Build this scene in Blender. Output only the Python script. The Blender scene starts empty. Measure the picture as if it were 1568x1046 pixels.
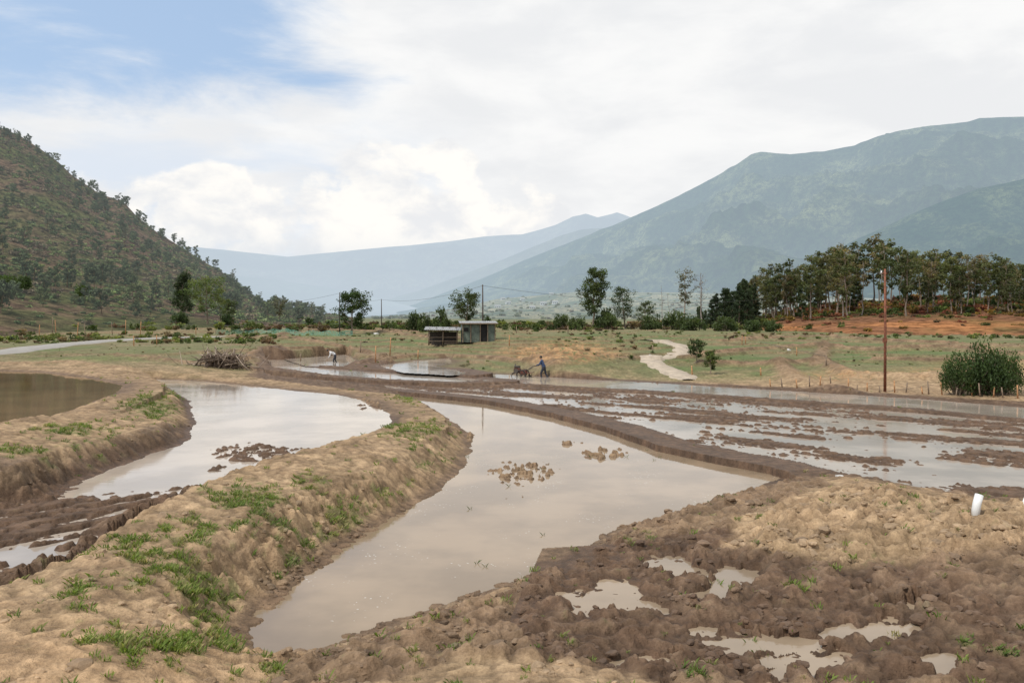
import bpy, math, random
import numpy as np
from mathutils import Vector, Matrix
random.seed(5); rng=np.random.default_rng(7)
FPX=1219.0; HC=4.5; VH=485.0; UC=784.0
scene=bpy.context.scene
# ---------------------------------------------------------------- helpers
def link(o,parent=None):
    scene.collection.objects.link(o)
    if parent is not None: o.parent=parent
    return o
def empty(name,loc=(0,0,0),rot=0,scale=1):
    e=bpy.data.objects.new(name,None); e.empty_display_size=0.3
    e.location=loc; e.rotation_euler=(0,0,rot); e.scale=(scale,)*3
    return link(e)
def np_mesh(name,V,F,mats=(),col=None,matidx=None,smooth=False,attrs=None):
    V=np.asarray(V,dtype=np.float32); F=np.asarray(F,dtype=np.int32); k=F.shape[1]
    me=bpy.data.meshes.new(name)
    me.vertices.add(len(V)); me.vertices.foreach_set("co",V.ravel())
    me.loops.add(F.size); me.loops.foreach_set("vertex_index",F.ravel())
    me.polygons.add(len(F)); me.polygons.foreach_set("loop_start",np.arange(0,F.size,k,dtype=np.int32))
    for m in mats: me.materials.append(m)
    if matidx is not None: me.polygons.foreach_set("material_index",np.asarray(matidx,dtype=np.int32))
    me.polygons.foreach_set("use_smooth",np.full(len(F),smooth,dtype=bool))
    me.update(calc_edges=True)
    if col is not None:
        c=np.ones((len(V),4),dtype=np.float32); c[:,:3]=col
        a=me.color_attributes.new("Col",'FLOAT_COLOR','POINT'); a.data.foreach_set("color",c.ravel())
    for n,v in (attrs or {}).items():
        a=me.attributes.new(n,'FLOAT','POINT'); a.data.foreach_set("value",np.asarray(v,dtype=np.float32).ravel())
    return me
def sstep(a,b,x):
    t=np.clip((x-a)/(b-a),0,1); return t*t*(3-2*t)
_tab=rng.random(65536)*2*np.pi
_cx=np.cos(_tab).astype(np.float32); _cy=np.sin(_tab).astype(np.float32)
def _h(ix,iy,s):
    h=(ix*374761393+iy*668265263+s*1442695041)&0xFFFFFFFF
    h=((h^(h>>13))*1274126177)&0xFFFFFFFF
    return (h^(h>>16))&0xFFFF
def perlin(x,y,s=0):
    x0=np.floor(x); y0=np.floor(y); fx=(x-x0).astype(np.float32); fy=(y-y0).astype(np.float32)
    ix=x0.astype(np.int64); iy=y0.astype(np.int64)
    u=fx*fx*fx*(fx*(fx*6-15)+10); v=fy*fy*fy*(fy*(fy*6-15)+10)
    def g(dx,dy):
        k=_h(ix+dx,iy+dy,s); return _cx[k]*(fx-dx)+_cy[k]*(fy-dy)
    a=g(0,0); b=g(1,0); c=g(0,1); d=g(1,1)
    return ((a+(b-a)*u)*(1-v)+(c+(d-c)*u)*v)*1.5
def fbm(x,y,oct=4,s=0,gain=.5):
    r=0;a=1;t=0
    for i in range(oct):
        r=r+a*perlin(x*2**i,y*2**i,s+i*17); t+=a; a*=gain
    return r/t*1.4
def billow(x,y,oct=3,s=0,gain=.5):
    r=0;a=1;t=0
    for i in range(oct):
        r=r+a*np.sqrt(perlin(x*2**i,y*2**i,s+i*31)**2+.004); t+=a; a*=gain
    return r/t*2
# node helpers
def mat(name):
    m=bpy.data.materials.new(name); m.use_nodes=True; nt=m.node_tree
    return m,nt,nt.nodes["Principled BSDF"]
def setin(nt,sock,v):
    if isinstance(v,bpy.types.NodeSocket): nt.links.new(v,sock)
    elif isinstance(v,(tuple,list)) and len(v)==3 and sock.type=='RGBA': sock.default_value=(*v,1)
    else: sock.default_value=v
def M(nt,op,a,b=0.0,c=0.0,clamp=False):
    n=nt.nodes.new("ShaderNodeMath"); n.operation=op; n.use_clamp=clamp
    for i,v in enumerate((a,b,c)): setin(nt,n.inputs[i],v)
    return n.outputs[0]
def MR(nt,v,a,b,c=0.0,d=1.0):
    n=nt.nodes.new("ShaderNodeMapRange"); n.interpolation_type='SMOOTHSTEP'
    for i,q in enumerate((v,a,b,c,d)): setin(nt,n.inputs[i],q)
    return n.outputs[0]
def MIX(nt,f,a,b,mode='MIX'):
    n=nt.nodes.new("ShaderNodeMix"); n.data_type='RGBA'; n.blend_type=mode
    setin(nt,n.inputs[0],f); setin(nt,n.inputs[6],a); setin(nt,n.inputs[7],b)
    return n.outputs[2]
def NOISE(nt,vec,scale,detail=4,rough=.5,dist=0):
    n=nt.nodes.new("ShaderNodeTexNoise"); n.inputs["Scale"].default_value=scale
    n.inputs["Detail"].default_value=detail; n.inputs["Roughness"].default_value=rough
    n.inputs["Distortion"].default_value=dist
    if vec is not None: nt.links.new(vec,n.inputs["Vector"])
    return n.outputs["Fac"]
def POS(nt): return nt.nodes.new("ShaderNodeNewGeometry").outputs["Position"]
def OBJC(nt): return nt.nodes.new("ShaderNodeTexCoord").outputs["Object"]
def ATTR(nt,name,out="Color"):
    n=nt.nodes.new("ShaderNodeAttribute"); n.attribute_name=name; return n.outputs[out]
def MAPV(nt,vec,scale=(1,1,1),rot=(0,0,0)):
    n=nt.nodes.new("ShaderNodeMapping"); nt.links.new(vec,n.inputs[0])
    n.inputs["Scale"].default_value=scale; n.inputs["Rotation"].default_value=rot
    return n.outputs[0]
def BUMP(nt,h,strength,dist,bsdf):
    n=nt.nodes.new("ShaderNodeBump"); n.inputs["Strength"].default_value=strength
    n.inputs["Distance"].default_value=dist; nt.links.new(h,n.inputs["Height"])
    nt.links.new(n.outputs[0],bsdf.inputs["Normal"])
def simple(name,col,rough=.7,metal=0,var=.35,scale=8,bump=.2):
    m,nt,b=mat(name); o=OBJC(nt)
    n=NOISE(nt,o,scale,4,.6)
    c=MIX(nt,MR(nt,n,.3,.7),tuple(x*(1-var) for x in col),tuple(min(1,x*(1+var)) for x in col))
    nt.links.new(c,b.inputs["Base Color"]); b.inputs["Roughness"].default_value=rough
    b.inputs["Metallic"].default_value=metal
    BUMP(nt,NOISE(nt,o,scale*4,3),bump,.01,b)
    return m
# ---------------------------------------------------------------- terrain design
def P(u,v,z):
    y=FPX*(HC-z)/(v-VH); return ((u-UC)/FPX*y, y)
CTRL=[(0,1045,1.0),(200,1045,.85),(100,930,.98),(0,930,.98),(-250,930,1.0),(-250,1045,1),(250,960,.75),(350,1025,.45),(420,1045,.35),(0,900,.9),
(60,895,.92),(150,850,.95),(250,805,.98),(350,765,.98),(450,728,.98),(550,692,.98),(620,660,.88),(655,645,.65),(625,618,.35),(600,600,.25),
(400,850,.60),(550,765,.60),(680,695,.48),(300,900,.72),(470,800,.75),
(0,685,1.45),(100,648,1.42),(180,612,1.36),(230,600,1.15),(60,705,1.25),(150,670,1.2),(230,640,1.05),(272,628,.85),(-200,720,1.5),(-200,570,1.4),
(0,560,1.4),(100,560,1.4),(200,570,1.3),(240,577,.92),(420,592,.62),(550,600,.35),(150,545,1.5),(250,540,1.55),(320,538,1.5),(300,566,1.05),(400,570,.7),(400,540,1.3),(-200,556,1.45),(-400,560,1.5),
(420,562,.55),(480,566,.5),(550,563,.5),(600,585,.36),(600,548,.7),(700,546,.75),(760,560,.55),(800,570,.36),(950,577,.34),(1100,590,.34),(1300,603,.34),(1568,618,.34),(1568,638,.30),(1300,617,.30),(1100,605,.30),(900,594,.30),(640,584,.38),(750,592,.32),(1568,700,.28),(1400,680,.28),(1100,640,.27),(1200,660,.27),(900,610,.28),(1568,660,.28),
(600,530,1.2),(500,516,1.75),(700,520,1.9),(790,520,2.1),(850,526,2.35),(880,532,2.1),(900,549,.9),(850,553,.9),(880,512,2.5),(950,518,2.2),(990,562,.7),(1010,524,1.7),(1100,530,1.3),(1100,562,.7),(1250,545,1.0),(1250,582,.45),(1400,562,.75),(1500,602,.42),(1400,525,1.7),(1200,516,1.9),(1568,565,.85),(1568,530,1.6),(1800,560,1.2),
(0,540,1.5),(120,525,1.55),(0,522,1.65),(120,514,1.8),(250,518,1.6),(250,508,2.1),(-200,525,1.7),(0,500,2.7),(200,498,2.5),(400,497,2.3),(600,497,2.2),(800,496,2.2),(1000,497,2.2),(1200,499,2.2),(1500,508,2.1),(1800,508,2.1),
(1225,735,.22),(1300,745,.5),(1300,800,.72),(1450,795,.75),(1568,810,.75),(1750,830,.8),(1200,805,.58),(1100,830,.42),(950,850,.34),(800,930,.3),(650,980,.3),(600,1045,.35),(1000,900,.34),(1200,900,.38),(1400,880,.45),(1000,1000,.33),(1300,1000,.33),(1500,1000,.35),(1568,1045,.35),(1000,1045,.4),(1750,1045,.5),(1480,768,.38),
(780,618,.25),(900,638,.26),(1000,664,.26),(1100,689,.26),(1200,708,.25)]
def qc(x,y):
    r=np.maximum(np.hypot(x,y),1e-3); th=np.arctan2(x,y)
    return np.clip(th,-.8,.8)*1.6, np.log(np.clip(r,7,420))
C=np.array([(*P(u,v,z),z) for u,v,z in CTRL]+[(-6,7,1.05),(0,7,.8),(6,7,.6),(-9,5,1.1),(9,5,.8)])
ca,cb=qc(C[:,0],C[:,1]); cz=C[:,2]
EPS=.03
Dm=np.sqrt((ca[:,None]-ca)**2+(cb[:,None]-cb)**2+EPS**2); n_=len(cz)
A_=np.zeros((n_+1,n_+1)); A_[:n_,:n_]=Dm-np.eye(n_)*.006; A_[:n_,n_]=1; A_[n_,:n_]=1
W_=np.linalg.solve(A_,np.append(cz,0))
def base_h(x,y):
    a,b=qc(x,y); r=np.full(x.shape,W_[n_],dtype=np.float32); a=a.astype(np.float32); b=b.astype(np.float32)
    for i in range(n_): r+=np.float32(W_[i])*np.sqrt((a-np.float32(ca[i]))**2+(b-np.float32(cb[i]))**2+EPS**2)
    return np.clip(r,.05,4)
def poly_sd(x,y,poly,pad=3.5):
    out=np.full(x.shape,99.,dtype=np.float32)
    p=np.array(poly); m=(x>p[:,0].min()-pad)&(x<p[:,0].max()+pad)&(y>p[:,1].min()-pad)&(y<p[:,1].max()+pad)
    xs=x[m]; ys=y[m]
    if xs.size==0: return out
    d=np.full(xs.shape,1e9); ins=np.zeros(xs.shape,bool); k=len(p)
    for i in range(k):
        ax,ay=p[i]; bx,by=p[(i+1)%k]; ex,ey=bx-ax,by-ay
        t=np.clip(((xs-ax)*ex+(ys-ay)*ey)/(ex*ex+ey*ey+1e-12),0,1)
        d=np.minimum(d,(xs-ax-t*ex)**2+(ys-ay-t*ey)**2)
        if abs(ey)>1e-9:
            c=((ay>ys)!=(by>ys))&(xs<(bx-ax)*(ys-ay)/ey+ax); ins^=c
    d=np.sqrt(d); out[m]=np.where(ins,-d,d); return out
def line_d(x,y,pts,pad=3):
    out=np.full(x.shape,99.,dtype=np.float32); p=np.array(pts)
    m=(x>p[:,0].min()-pad)&(x<p[:,0].max()+pad)&(y>p[:,1].min()-pad)&(y<p[:,1].max()+pad)
    xs=x[m];ys=y[m]
    if xs.size==0: return out
    d=np.full(xs.shape,1e9)
    for (ax,ay),(bx,by) in zip(pts[:-1],pts[1:]):
        ex,ey=bx-ax,by-ay
        t=np.clip(((xs-ax)*ex+(ys-ay)*ey)/(ex*ex+ey*ey),0,1)
        d=np.minimum(d,(xs-ax-t*ex)**2+(ys-ay-t*ey)**2)
    out[m]=np.sqrt(d); return out
WATER={ # name:(level, bank width, depth, jitter, polygon)
'A':(0.0,1.25,.22,.3,[(378,968),(400,935),(440,905),(490,865),(530,830),(590,800),(650,765),(700,725),(722,690),(715,665),(690,645),(660,625),(628,607),(605,600),(640,601),(700,607),(760,615),(830,628),(900,645),(960,662),(1000,680),(1060,696),(1130,708),(1200,713),(1228,722),(1190,738),(1140,752),(1090,770),(1040,785),(990,798),(930,815),(880,850),(830,875),(780,895),(720,915),(650,935),(590,955),(520,985),(430,1005),(390,990)]),
'B':(0.6,.8,.18,.3,[(235,581),(300,583),(370,590),(440,597),(520,605),(575,616),(602,640),(600,655),(560,670),(500,690),(440,712),(380,730),(300,758),(230,790),(160,830),(60,885),(0,905),(-200,960),(-260,840),(0,778),(60,768),(150,725),(230,695),(280,680),(298,650),(290,615),(258,595)]),
'C':(1.25,.6,.2,.2,[(-300,566),(0,568),(60,570),(130,578),(190,590),(180,602),(120,625),(60,645),(0,657),(-300,720)]),
'E':(.27,.3,.15,.25,[(690,570),(800,575),(900,581),(1000,586),(1100,592),(1250,601),(1400,610),(1568,624),(1750,639),(1750,658),(1568,641),(1400,625),(1250,615),(1100,605),(1000,598),(900,593),(800,588),(740,583)]),
'F':(.18,.3,.12,.25,[(400,576),(480,581),(580,589),(700,594),(800,594),(900,599),(1000,604),(1100,611),(1250,622),(1400,632),(1568,648),(1800,668),(1800,815),(1568,775),(1400,752),(1290,726),(1240,710),(1150,695),(1060,678),(980,652),(880,629),(780,611),(700,603),(600,594),(500,590),(420,585)]),
'G':(.46,.3,.15,.2,[(435,550),(530,543),(550,552),(525,562),(470,561)]),
'H':(.55,.3,.15,.2,[(575,560),(640,552),(690,548),(692,556),(672,561),(722,572),(690,575),(620,571)]),
'I':(.40,.3,.12,.25,[(400,551),(440,551),(470,562),(560,569),(690,577),(760,583),(700,585),(600,581),(500,574),(420,565)]),
}
for k,(lv,w,dp,j,pl) in list(WATER.items()):
    WATER[k]=(lv,w,dp,j,[P(u,v,lv) for u,v in pl])
PUD_L=.30
PUDP=[P(u,v,PUD_L) for u,v in [(830,840),(1180,820),(1560,900),(1640,1060),(850,1060),(780,950)]]
PUD=[(1030,862,42,16),(940,912,34,24),(1125,885,30,28),(1110,912,40,9),(885,925,24,15),(1180,985,95,13),(1240,1012,70,13),(1350,962,62,15),(1440,1015,50,17),(1020,1012,80,8),(1290,965,30,12),(1075,965,30,8),(1420,925,40,8),(1080,880,25,10),(1200,1030,60,8),(990,930,30,8),(1330,900,25,5)]
RIDGES=[([(u,v) for u,v in l],z,hh,w) for l,z,hh,w in [
 ([(1075,556),(1180,559),(1260,554),(1300,568),(1430,574)],.9,.45,.8),([(1050,541),(1150,533),(1250,530),(1330,535),(1450,534),(1568,542)],1.4,.45,.8),
 ([(1190,560),(1230,583),(1290,590)],.7,.35,.8),([(1110,519),(1250,516),(1400,523),(1568,528)],1.9,.45,1.0),([(340,518),(450,521),(560,531),(600,540)],1.5,.4,.8),
 ([(440,506),(600,511),(700,520)],1.9,.4,1.),([(560,549),(640,541),(760,545),(850,560)],.95,.3,.7),([(1250,554),(1265,532)],1.1,.3,.7),([(360,548),(420,535),(520,532)],1.3,.35,.8),([(1440,575),(1568,580)],.8,.35,.8),([(180,548),(300,552),(400,553)],1.4,.25,.8),([(930,552),(1000,549)],1.0,.3,.6),([(1340,548),(1460,552),(1568,556)],1.1,.4,.8),([(0,561),(110,560),(200,567)],1.3,.2,.7),([(640,512),(560,505),(420,512)],1.9,.35,.8)]]
RIDGES=[([P(u,v,z) for u,v in l],hh,w) for l,z,hh,w in RIDGES]
ROAD=[P(u,v,z) for u,v,z in [(985,521,1.9),(1015,521,1.8),(1040,526,1.7),(1046,533,1.5),(1030,541,1.3),(1000,547,1.1),(992,550,1.05),(1008,556,.95),(1030,566,.7),(1050,576,.5),(1056,581,.42)]]
ROAD2=[P(u,v,z) for u,v,z in [(-320,562,1.5),(-120,550,1.5),(0,541,1.5),(70,531,1.52),(130,525,1.55),(200,520,1.58),(290,517,1.62),(380,515,1.68),(440,514,1.72)]]
def warped(U,V,u0,v0,ru,rv):
    return np.clip(1.35-np.sqrt(((U-u0)/ru)**2+((V-v0)/rv)**2),0,1)
BPOLY=[P(u,v,.6) for u,v in [(235,581),(520,605),(602,640),(600,655),(500,695),(380,740),(230,800),(60,900),(-300,1000),(-300,780),(60,745),(230,680),(298,650),(250,590)]]
def terrain(x,y,full=True):
    x=x.astype(np.float64); y=y.astype(np.float64)
    b=base_h(x,y); yy=np.maximum(y,1.)
    U=np.where(y>1,UC+FPX*x/yy,-3000); V=np.where(y>1,VH+FPX*(HC-b)/yy,3000)
    r=np.hypot(x,y)
    n1=fbm(x*.8,y*.8,3,1); n2=fbm(x*.18,y*.18,3,50); nf=billow(x*2.3,y*2.3,3,90,.5)
    nc=billow(x*4.2+n1,y*4.2,2,190,.45); nm=billow(x*1.1,y*1.1,3,260,.5)
    mnear=sstep(-.1,.25,-poly_sd(x,y,[P(u,v,.35) for u,v in [(380,1060),(430,1000),(590,950),(780,890),(930,808),(1100,755),(1225,715),(1285,745),(1150,800),(1110,845),(1260,868),(1568,835),(1800,850),(1800,1100),(1050,1100),(980,1040),(700,1015),(560,1060)]],1)+n1*.35)
    mfar=sstep(-.3,.6,-poly_sd(x,y,[P(u,v,.4) for u,v in [(395,546),(560,556),(700,568),(1000,581),(1568,613),(1900,635),(1900,820),(1568,775),(1290,725),(1225,723),(1100,710),(960,668),(830,632),(700,610),(600,600),(560,600),(380,586)]],2)+n1*.4)
    mB=sstep(-.3,.2,-poly_sd(x,y,BPOLY,1)+n1*.2)
    mudz=np.maximum(mnear,np.maximum(mfar,mB))
    pile=sstep(-.1,.3,-poly_sd(x,y,[P(u,v,.6) for u,v in [(1120,800),(1290,735),(1568,770),(1900,800),(1900,870),(1568,850),(1300,862),(1150,835)]],1)+n1*.2)
    h=b+(.05*n1)*(1-.6*mfar)+.10*n2*sstep(20,60,r)*(1-mfar)
    amp=.05+.07*mnear+.01*mfar+.13*pile
    h=h+amp*(nf-.4)+.03*(nc-.35)*np.maximum(mnear,np.maximum(pile,.2))+.16*(nm-.4)*np.maximum(mnear*.8,np.maximum(pile,.2))*(1-mfar)
    rid=np.zeros(x.shape)
    if (y>45).any():
        for pts,hh,w in RIDGES:
            dd=line_d(x,y,pts)+n1*.35; e_=np.exp(-(dd/w)**2); h=h+hh*e_; rid=np.maximum(rid,e_)
    fz=sstep(54,70,y)*(1-mudz)*sstep(400,250,y)
    st=.30; q=(h+.12*fbm(x*.05,y*.05,2,77))/st; fr=q-np.floor(q)
    ht=st*(np.floor(q)+sstep(.78,1.,fr)); h=h+(ht-h)*fz*.7
    riser=sstep(.7,.85,fr)*fz
    if (y>45).any():
        dr=line_d(x,y,ROAD2,6); rf_=sstep(4.5,1.8,dr); zr=np.interp(y,[50,60,90,130],[1.48,1.5,1.56,1.75]); h=h+(zr-h)*rf_
    near=np.full(x.shape,9.,dtype=np.float32); wtr={}
    ta=x*.75-y*.66; tb=x*.66+y*.75
    streak=fbm(ta*.16,tb*.75,4,300,.55); st2=fbm(ta*.9,tb*2.6,3,330)
    for k,(lv,w,dp,j,pl) in WATER.items():
        sd=poly_sd(x,y,pl)
        m=sd<4
        s=sd+np.where(m,n1*j*.5+(nf-.4)*np.where(y<19,.20,.06),0)
        t=sstep(0,w,s)
        out=np.maximum(lv+.02+(h-lv-.02)*t, lv+.03*sstep(0,.3,s))
        bed=lv-dp*sstep(0,.45,-s)
        if k=='F':
            open_=np.maximum.reduce([warped(U,V,1450,722,260,26),.8*warped(U,V,1080,650,170,15),.7*warped(U,V,1330,690,220,14),.6*warped(U,V,900,618,170,9),.5*warped(U,V,1300,640,250,12)])
            mud=.055+.30*streak+.10*st2+.17*(nf-.4)-.10*open_
            bed=lv-dp+np.clip(mud+.02,0,.20)
        elif k=='B':
            low=sstep(695,725,V+(U-300)*.05)*(U<520)
            cl=np.maximum.reduce([warped(U,V,400,672,110,17),.8*warped(U,V,350,690,60,10),.7*warped(U,V,560,625,30,8),.8*warped(U,V,480,690,70,9)])
            rows=fbm((x+y*.5)*.35,(x-y*.8)*1.6,3,410)
            mud=low*(.17+.26*rows+.16*(nf-.35))+cl*(.15+.26*(nf-.4))-.28*warped(U,V,40,812,90,16)-.2*warped(U,V,60,862,70,10)-.18*warped(U,V,250,745,80,11)-.14*warped(U,V,170,790,60,9)-.12*warped(U,V,330,722,60,9)
            bed=bed+np.clip(mud,0,.27)
        elif k=='A':
            cl=np.maximum.reduce([warped(U,V,805,705,70,22),.9*warped(U,V,925,682,45,14),.8*warped(U,V,870,665,40,7),.6*warped(U,V,790,738,30,7),.7*warped(U,V,700,650,30,6)])
            mud=cl*(.10+.42*(nf-.36)+.14*(nc-.35)); bed=bed+np.clip(mud,0,.32)
        elif k in 'EGHI':
            bed=bed+np.clip(-.03+.14*streak+.12*(nf-.4),0,.17)
        hh=np.where(s<=0,bed,out)
        h=np.where(sd<w+1.2,np.where(sd<w,hh,np.where(s<w+1.2,np.maximum(h,lv+.03),h)),h)
        near=np.minimum(near,np.where(sd<3,np.maximum(h-lv,0)+.10*np.maximum(sd-.1,0),9))
        wtr[k]=s
    sdp=poly_sd(x,y,PUDP)
    pm=np.zeros(x.shape)
    for e in PUD: pm=np.maximum(pm,warped(U+n1*30,V+n1*6+(nf-.4)*14,*e))
    k_=sstep(.02,.42,pm)
    hp=np.maximum(h,PUD_L+.015)*(1-k_)+(PUD_L-.035+.05*np.clip(nc-.45,0,1))*k_
    hp=np.where(pm<.05,np.maximum(hp,PUD_L+.012),hp)
    h=np.where(sdp<0,hp,h); near=np.where(sdp<0,np.minimum(near,np.maximum(h-PUD_L,0)+.04),near)
    if not full: return h
    gb=[(235,625,45,18,1),(270,600,25,10,.8),(110,660,60,12,.9),(30,692,50,8,1),(380,765,60,22,1),(250,840,110,40,.75),(300,875,60,30,1),(440,800,60,25,.8),(540,770,50,20,.9),(480,740,40,14,.8),(630,660,60,20,.7),(660,690,40,15,.6),(345,945,25,40,1),(240,985,130,35,.75),(180,910,90,30,.6),(60,735,40,8,.4),(620,620,30,8,.8),(300,800,80,18,.6),(1230,915,40,15,.4),(1390,775,60,12,.3),(1340,860,60,10,.35),(1500,1000,60,25,.4),(980,820,40,10,.4),(890,980,40,15,.35),(650,985,50,14,.35),(120,550,200,6,.6),(330,1035,100,20,.55),(600,740,60,30,.5),(150,680,80,14,.5)]
    g=np.zeros(x.shape)
    for u0,v0,ru,rv,s_ in gb: g=np.maximum(g,s_*warped(U,V,u0,v0,ru*1.25,rv*1.25))
    gn=fbm(x*2.2,y*2.2,4,500,.65)
    grass=sstep(.26,.78,g+gn*1.05-.24)*(y<60)*sstep(.06,.2,near)
    def c(*v): return np.array(v,dtype=np.float32)
    dry=c(.385,.27,.162); dry2=c(.29,.198,.117); wet=c(.105,.063,.038); wet2=c(.185,.122,.077)
    k1=sstep(-.5,.5,n1)[...,None]; k2=sstep(-.4,.5,gn)[...,None]; kb=sstep(-.5,.5,n2)[...,None]
    col=dry*(1-k1)+dry2*k1
    orange=sstep(600,300,U)*sstep(880,1000,V)*(y<30)
    col=col*(1-orange[...,None]*.6)+c(.44,.29,.165)*orange[...,None]*.6
    fieldz=sstep(46,60,y+(n1*4))*(1-mudz)
    kd=sstep(-.4,.4,fbm(x*.07,y*.11,3,610))[...,None]; ke=sstep(-.3,.5,fbm(x*.3,y*.22,4,640))[...,None]
    fc=c(.215,.178,.10)*(1-kb)+c(.15,.155,.068)*kb; fc=fc*(1-kd*.5)+c(.12,.155,.055)*kd*.5; fc=fc*(1-ke*.3)+c(.22,.16,.10)*ke*.3
    fcg=c(.105,.15,.05)*(1-kd)+c(.16,.165,.075)*kd; fcg=fcg*(1-ke*.28)+c(.22,.15,.09)*ke*.28
    rg=(warped(U,V,1240,550,280,48)+warped(U,V,930,525,100,16)*1.0+.7*warped(U,V,560,515,200,14))[...,None]; rg=np.clip(rg*1.8,0,1)
    fc=fc*(1-rg)+fcg*rg
    rr_=np.maximum(riser*.6,np.clip(rid*1.4,0,.95))[...,None]
    fc=fc*(1-rr_)+c(.215,.143,.088)*(.7+.6*k1)*rr_
    og=np.clip((warped(U,V,860,540,85,16)+.6*warped(U,V,1500,575,150,16)+.6*warped(U,V,1290,582,90,12))*1.8*sstep(-.35,.3,gn+.1),0,1)[...,None]
    fc=fc*(1-og)+c(.38,.225,.11)*(.55+.6*k1)*og
    lb=np.clip(sstep(420,250,U)*sstep(495,500,V)*sstep(514,508,V),0,1)[...,None]*.5
    fc=fc*(1-lb)+c(.24,.17,.10)*lb
    fz2=fieldz[...,None]; col=col*(1-fz2)+fc*fz2
    mc=wet*(1-k2)+wet2*k2
    dryup=sstep(.2,.55,near)*.35
    mz=(mudz*(1-pile)*(1-dryup*(r<30)))[...,None]; col=col*(1-mz)+mc*mz
    nearw=np.clip(np.exp(-np.maximum(near-.05,0)/.08),0,1)*(1-.3*(1-mudz))
    nw=nearw[...,None]; col=col*(1-nw)+(wet*1.1)*nw
    gc=c(.10,.145,.035)*(1-k1)+c(.17,.19,.07)*k1
    gg=(grass*.55)[...,None]; col=col*(1-gg)+gc*gg
    far=sstep(230,420,r)[...,None]; col=col*(1-far)+c(.15,.16,.09)*far
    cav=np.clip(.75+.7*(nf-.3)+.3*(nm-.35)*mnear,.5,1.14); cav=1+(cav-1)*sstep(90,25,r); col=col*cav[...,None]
    wetv=np.clip(np.maximum(nearw,mudz*.6*(1-pile)),0,1)
    return h,col,wetv,grass,wtr,sdp,U,V
def hz(x,y): return float(terrain(np.array([float(x)]),np.array([float(y)]),False)[0])
def ground(u,v,z0=1.0):
    z=z0
    for _ in range(14):
        x,y=P(u,v,z); z=.6*z+.4*hz(x,y)
    return Vector((x,y,hz(x,y)))
# ---------------------------------------------------------------- ground mesh
half=math.radians(36.5)
fine=np.linspace(-half,half,1180); coarse=np.linspace(half,2*math.pi-half,50)[1:-1]
TH=np.concatenate([fine,coarse])
rr=[.4,1,2,3.5,5,6.2]
r_=7.2
while r_<190: rr.append(r_); r_*=(1.0025 if r_<20 else 1.0036)
while r_<14000: rr.append(r_); r_*=1.07
RR=np.array(rr); nr=len(RR); nt_=len(TH)
R2,T2=np.meshgrid(RR,TH,indexing='ij'); X=R2*np.sin(T2); Y=R2*np.cos(T2)
Hh,COL,WET,GR,WT,SDP,UU,VV=terrain(X.ravel(),Y.ravel())
Hh=Hh-np.clip((R2.ravel()-900)/14000,0,1)*60
def grid_faces(nr,nc,wrap=False):
    i=np.arange(nr-1)[:,None]; j=np.arange(nc if wrap else nc-1)[None,:]; j2=(j+1)%nc
    return np.stack([i*nc+j,i*nc+j2,(i+1)*nc+j2,(i+1)*nc+j],-1).reshape(-1,4)[:, ::-1]
gm,nt,b=mat("soil_and_field")
ps=POS(nt); colr=ATTR(nt,"Col"); wv=ATTR(nt,"wet","Fac")
na=NOISE(nt,ps,5,6,.62); nb=NOISE(nt,ps,28,4,.6); nc_=NOISE(nt,ps,.9,5,.6)
c1=MIX(nt,1.0,colr,MIX(nt,MR(nt,na,.3,.7),(.76,.74,.72),(1.2,1.2,1.2)),'MULTIPLY')
c2=MIX(nt,1.0,c1,MIX(nt,MR(nt,nb,.32,.68),(.86,.86,.86),(1.12,1.12,1.12)),'MULTIPLY')
c2=MIX(nt,1.0,c2,MIX(nt,MR(nt,nc_,.35,.65),(.84,.84,.82),(1.12,1.12,1.12)),'MULTIPLY')
nt.links.new(c2,b.inputs["Base Color"])
rgh=M(nt,'SUBTRACT',.97,M(nt,'MULTIPLY',wv,.40)); nt.links.new(rgh,b.inputs["Roughness"])
b.inputs["Specular IOR Level"].default_value=.25
BUMP(nt,M(nt,'ADD',na,M(nt,'MULTIPLY',nb,.35)),.9,.08,b)
V3=np.stack([X.ravel(),Y.ravel(),Hh],-1)
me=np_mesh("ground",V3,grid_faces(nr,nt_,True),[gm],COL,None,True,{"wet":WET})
link(bpy.data.objects.new("ground",me))
# ---------------------------------------------------------------- water sheets
def water_mat(name,colr,rough=.04,bub=.0,bstr=.12):
    m,nt,b=mat(name); ps=POS(nt)
    n=NOISE(nt,MAPV(nt,ps,(.35,.35,1)),1.2,4,.55)
    c=MIX(nt,MR(nt,n,.35,.65),tuple(x*.82 for x in colr),tuple(x*1.15 for x in colr))
    rsock=MR(nt,NOISE(nt,ps,.6,3),.4,.6,rough*.6,rough*1.6)
    if bub>0:
        w=nt.nodes.new("ShaderNodeTexVoronoi"); w.inputs["Scale"].default_value=9; nt.links.new(ps,w.inputs["Vector"])
        dots=M(nt,'LESS_THAN',w.outputs["Distance"],.16)
        reg=MR(nt,NOISE(nt,MAPV(nt,ps,(.5,.5,1)),1.3,3,.6),.52,.64)
        f=M(nt,'MULTIPLY',M(nt,'MULTIPLY',dots,reg),bub)
        c=MIX(nt,f,c,(.62,.6,.56))
    nt.links.new(c,b.inputs["Base Color"]); nt.links.new(rsock,b.inputs["Roughness"])
    b.inputs["IOR"].default_value=1.36
    BUMP(nt,NOISE(nt,MAPV(nt,ps,(1,2,1)),3.0,3,.6),bstr,.012,b)
    return m
wm=water_mat("muddy_water",(.27,.20,.132),.04,.6)
wmd=water_mat("silty_brown_water",(.17,.105,.05),.03,.0)
wms=water_mat("thin_mud_water",(.39,.33,.27),.07,.0,.2)
wmp=water_mat("puddle_mud_water",(.27,.205,.14),.10,.0,.3)
sub=lambda a:a.reshape(nr,nt_)[:, :1180][::2, ::2]
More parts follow.
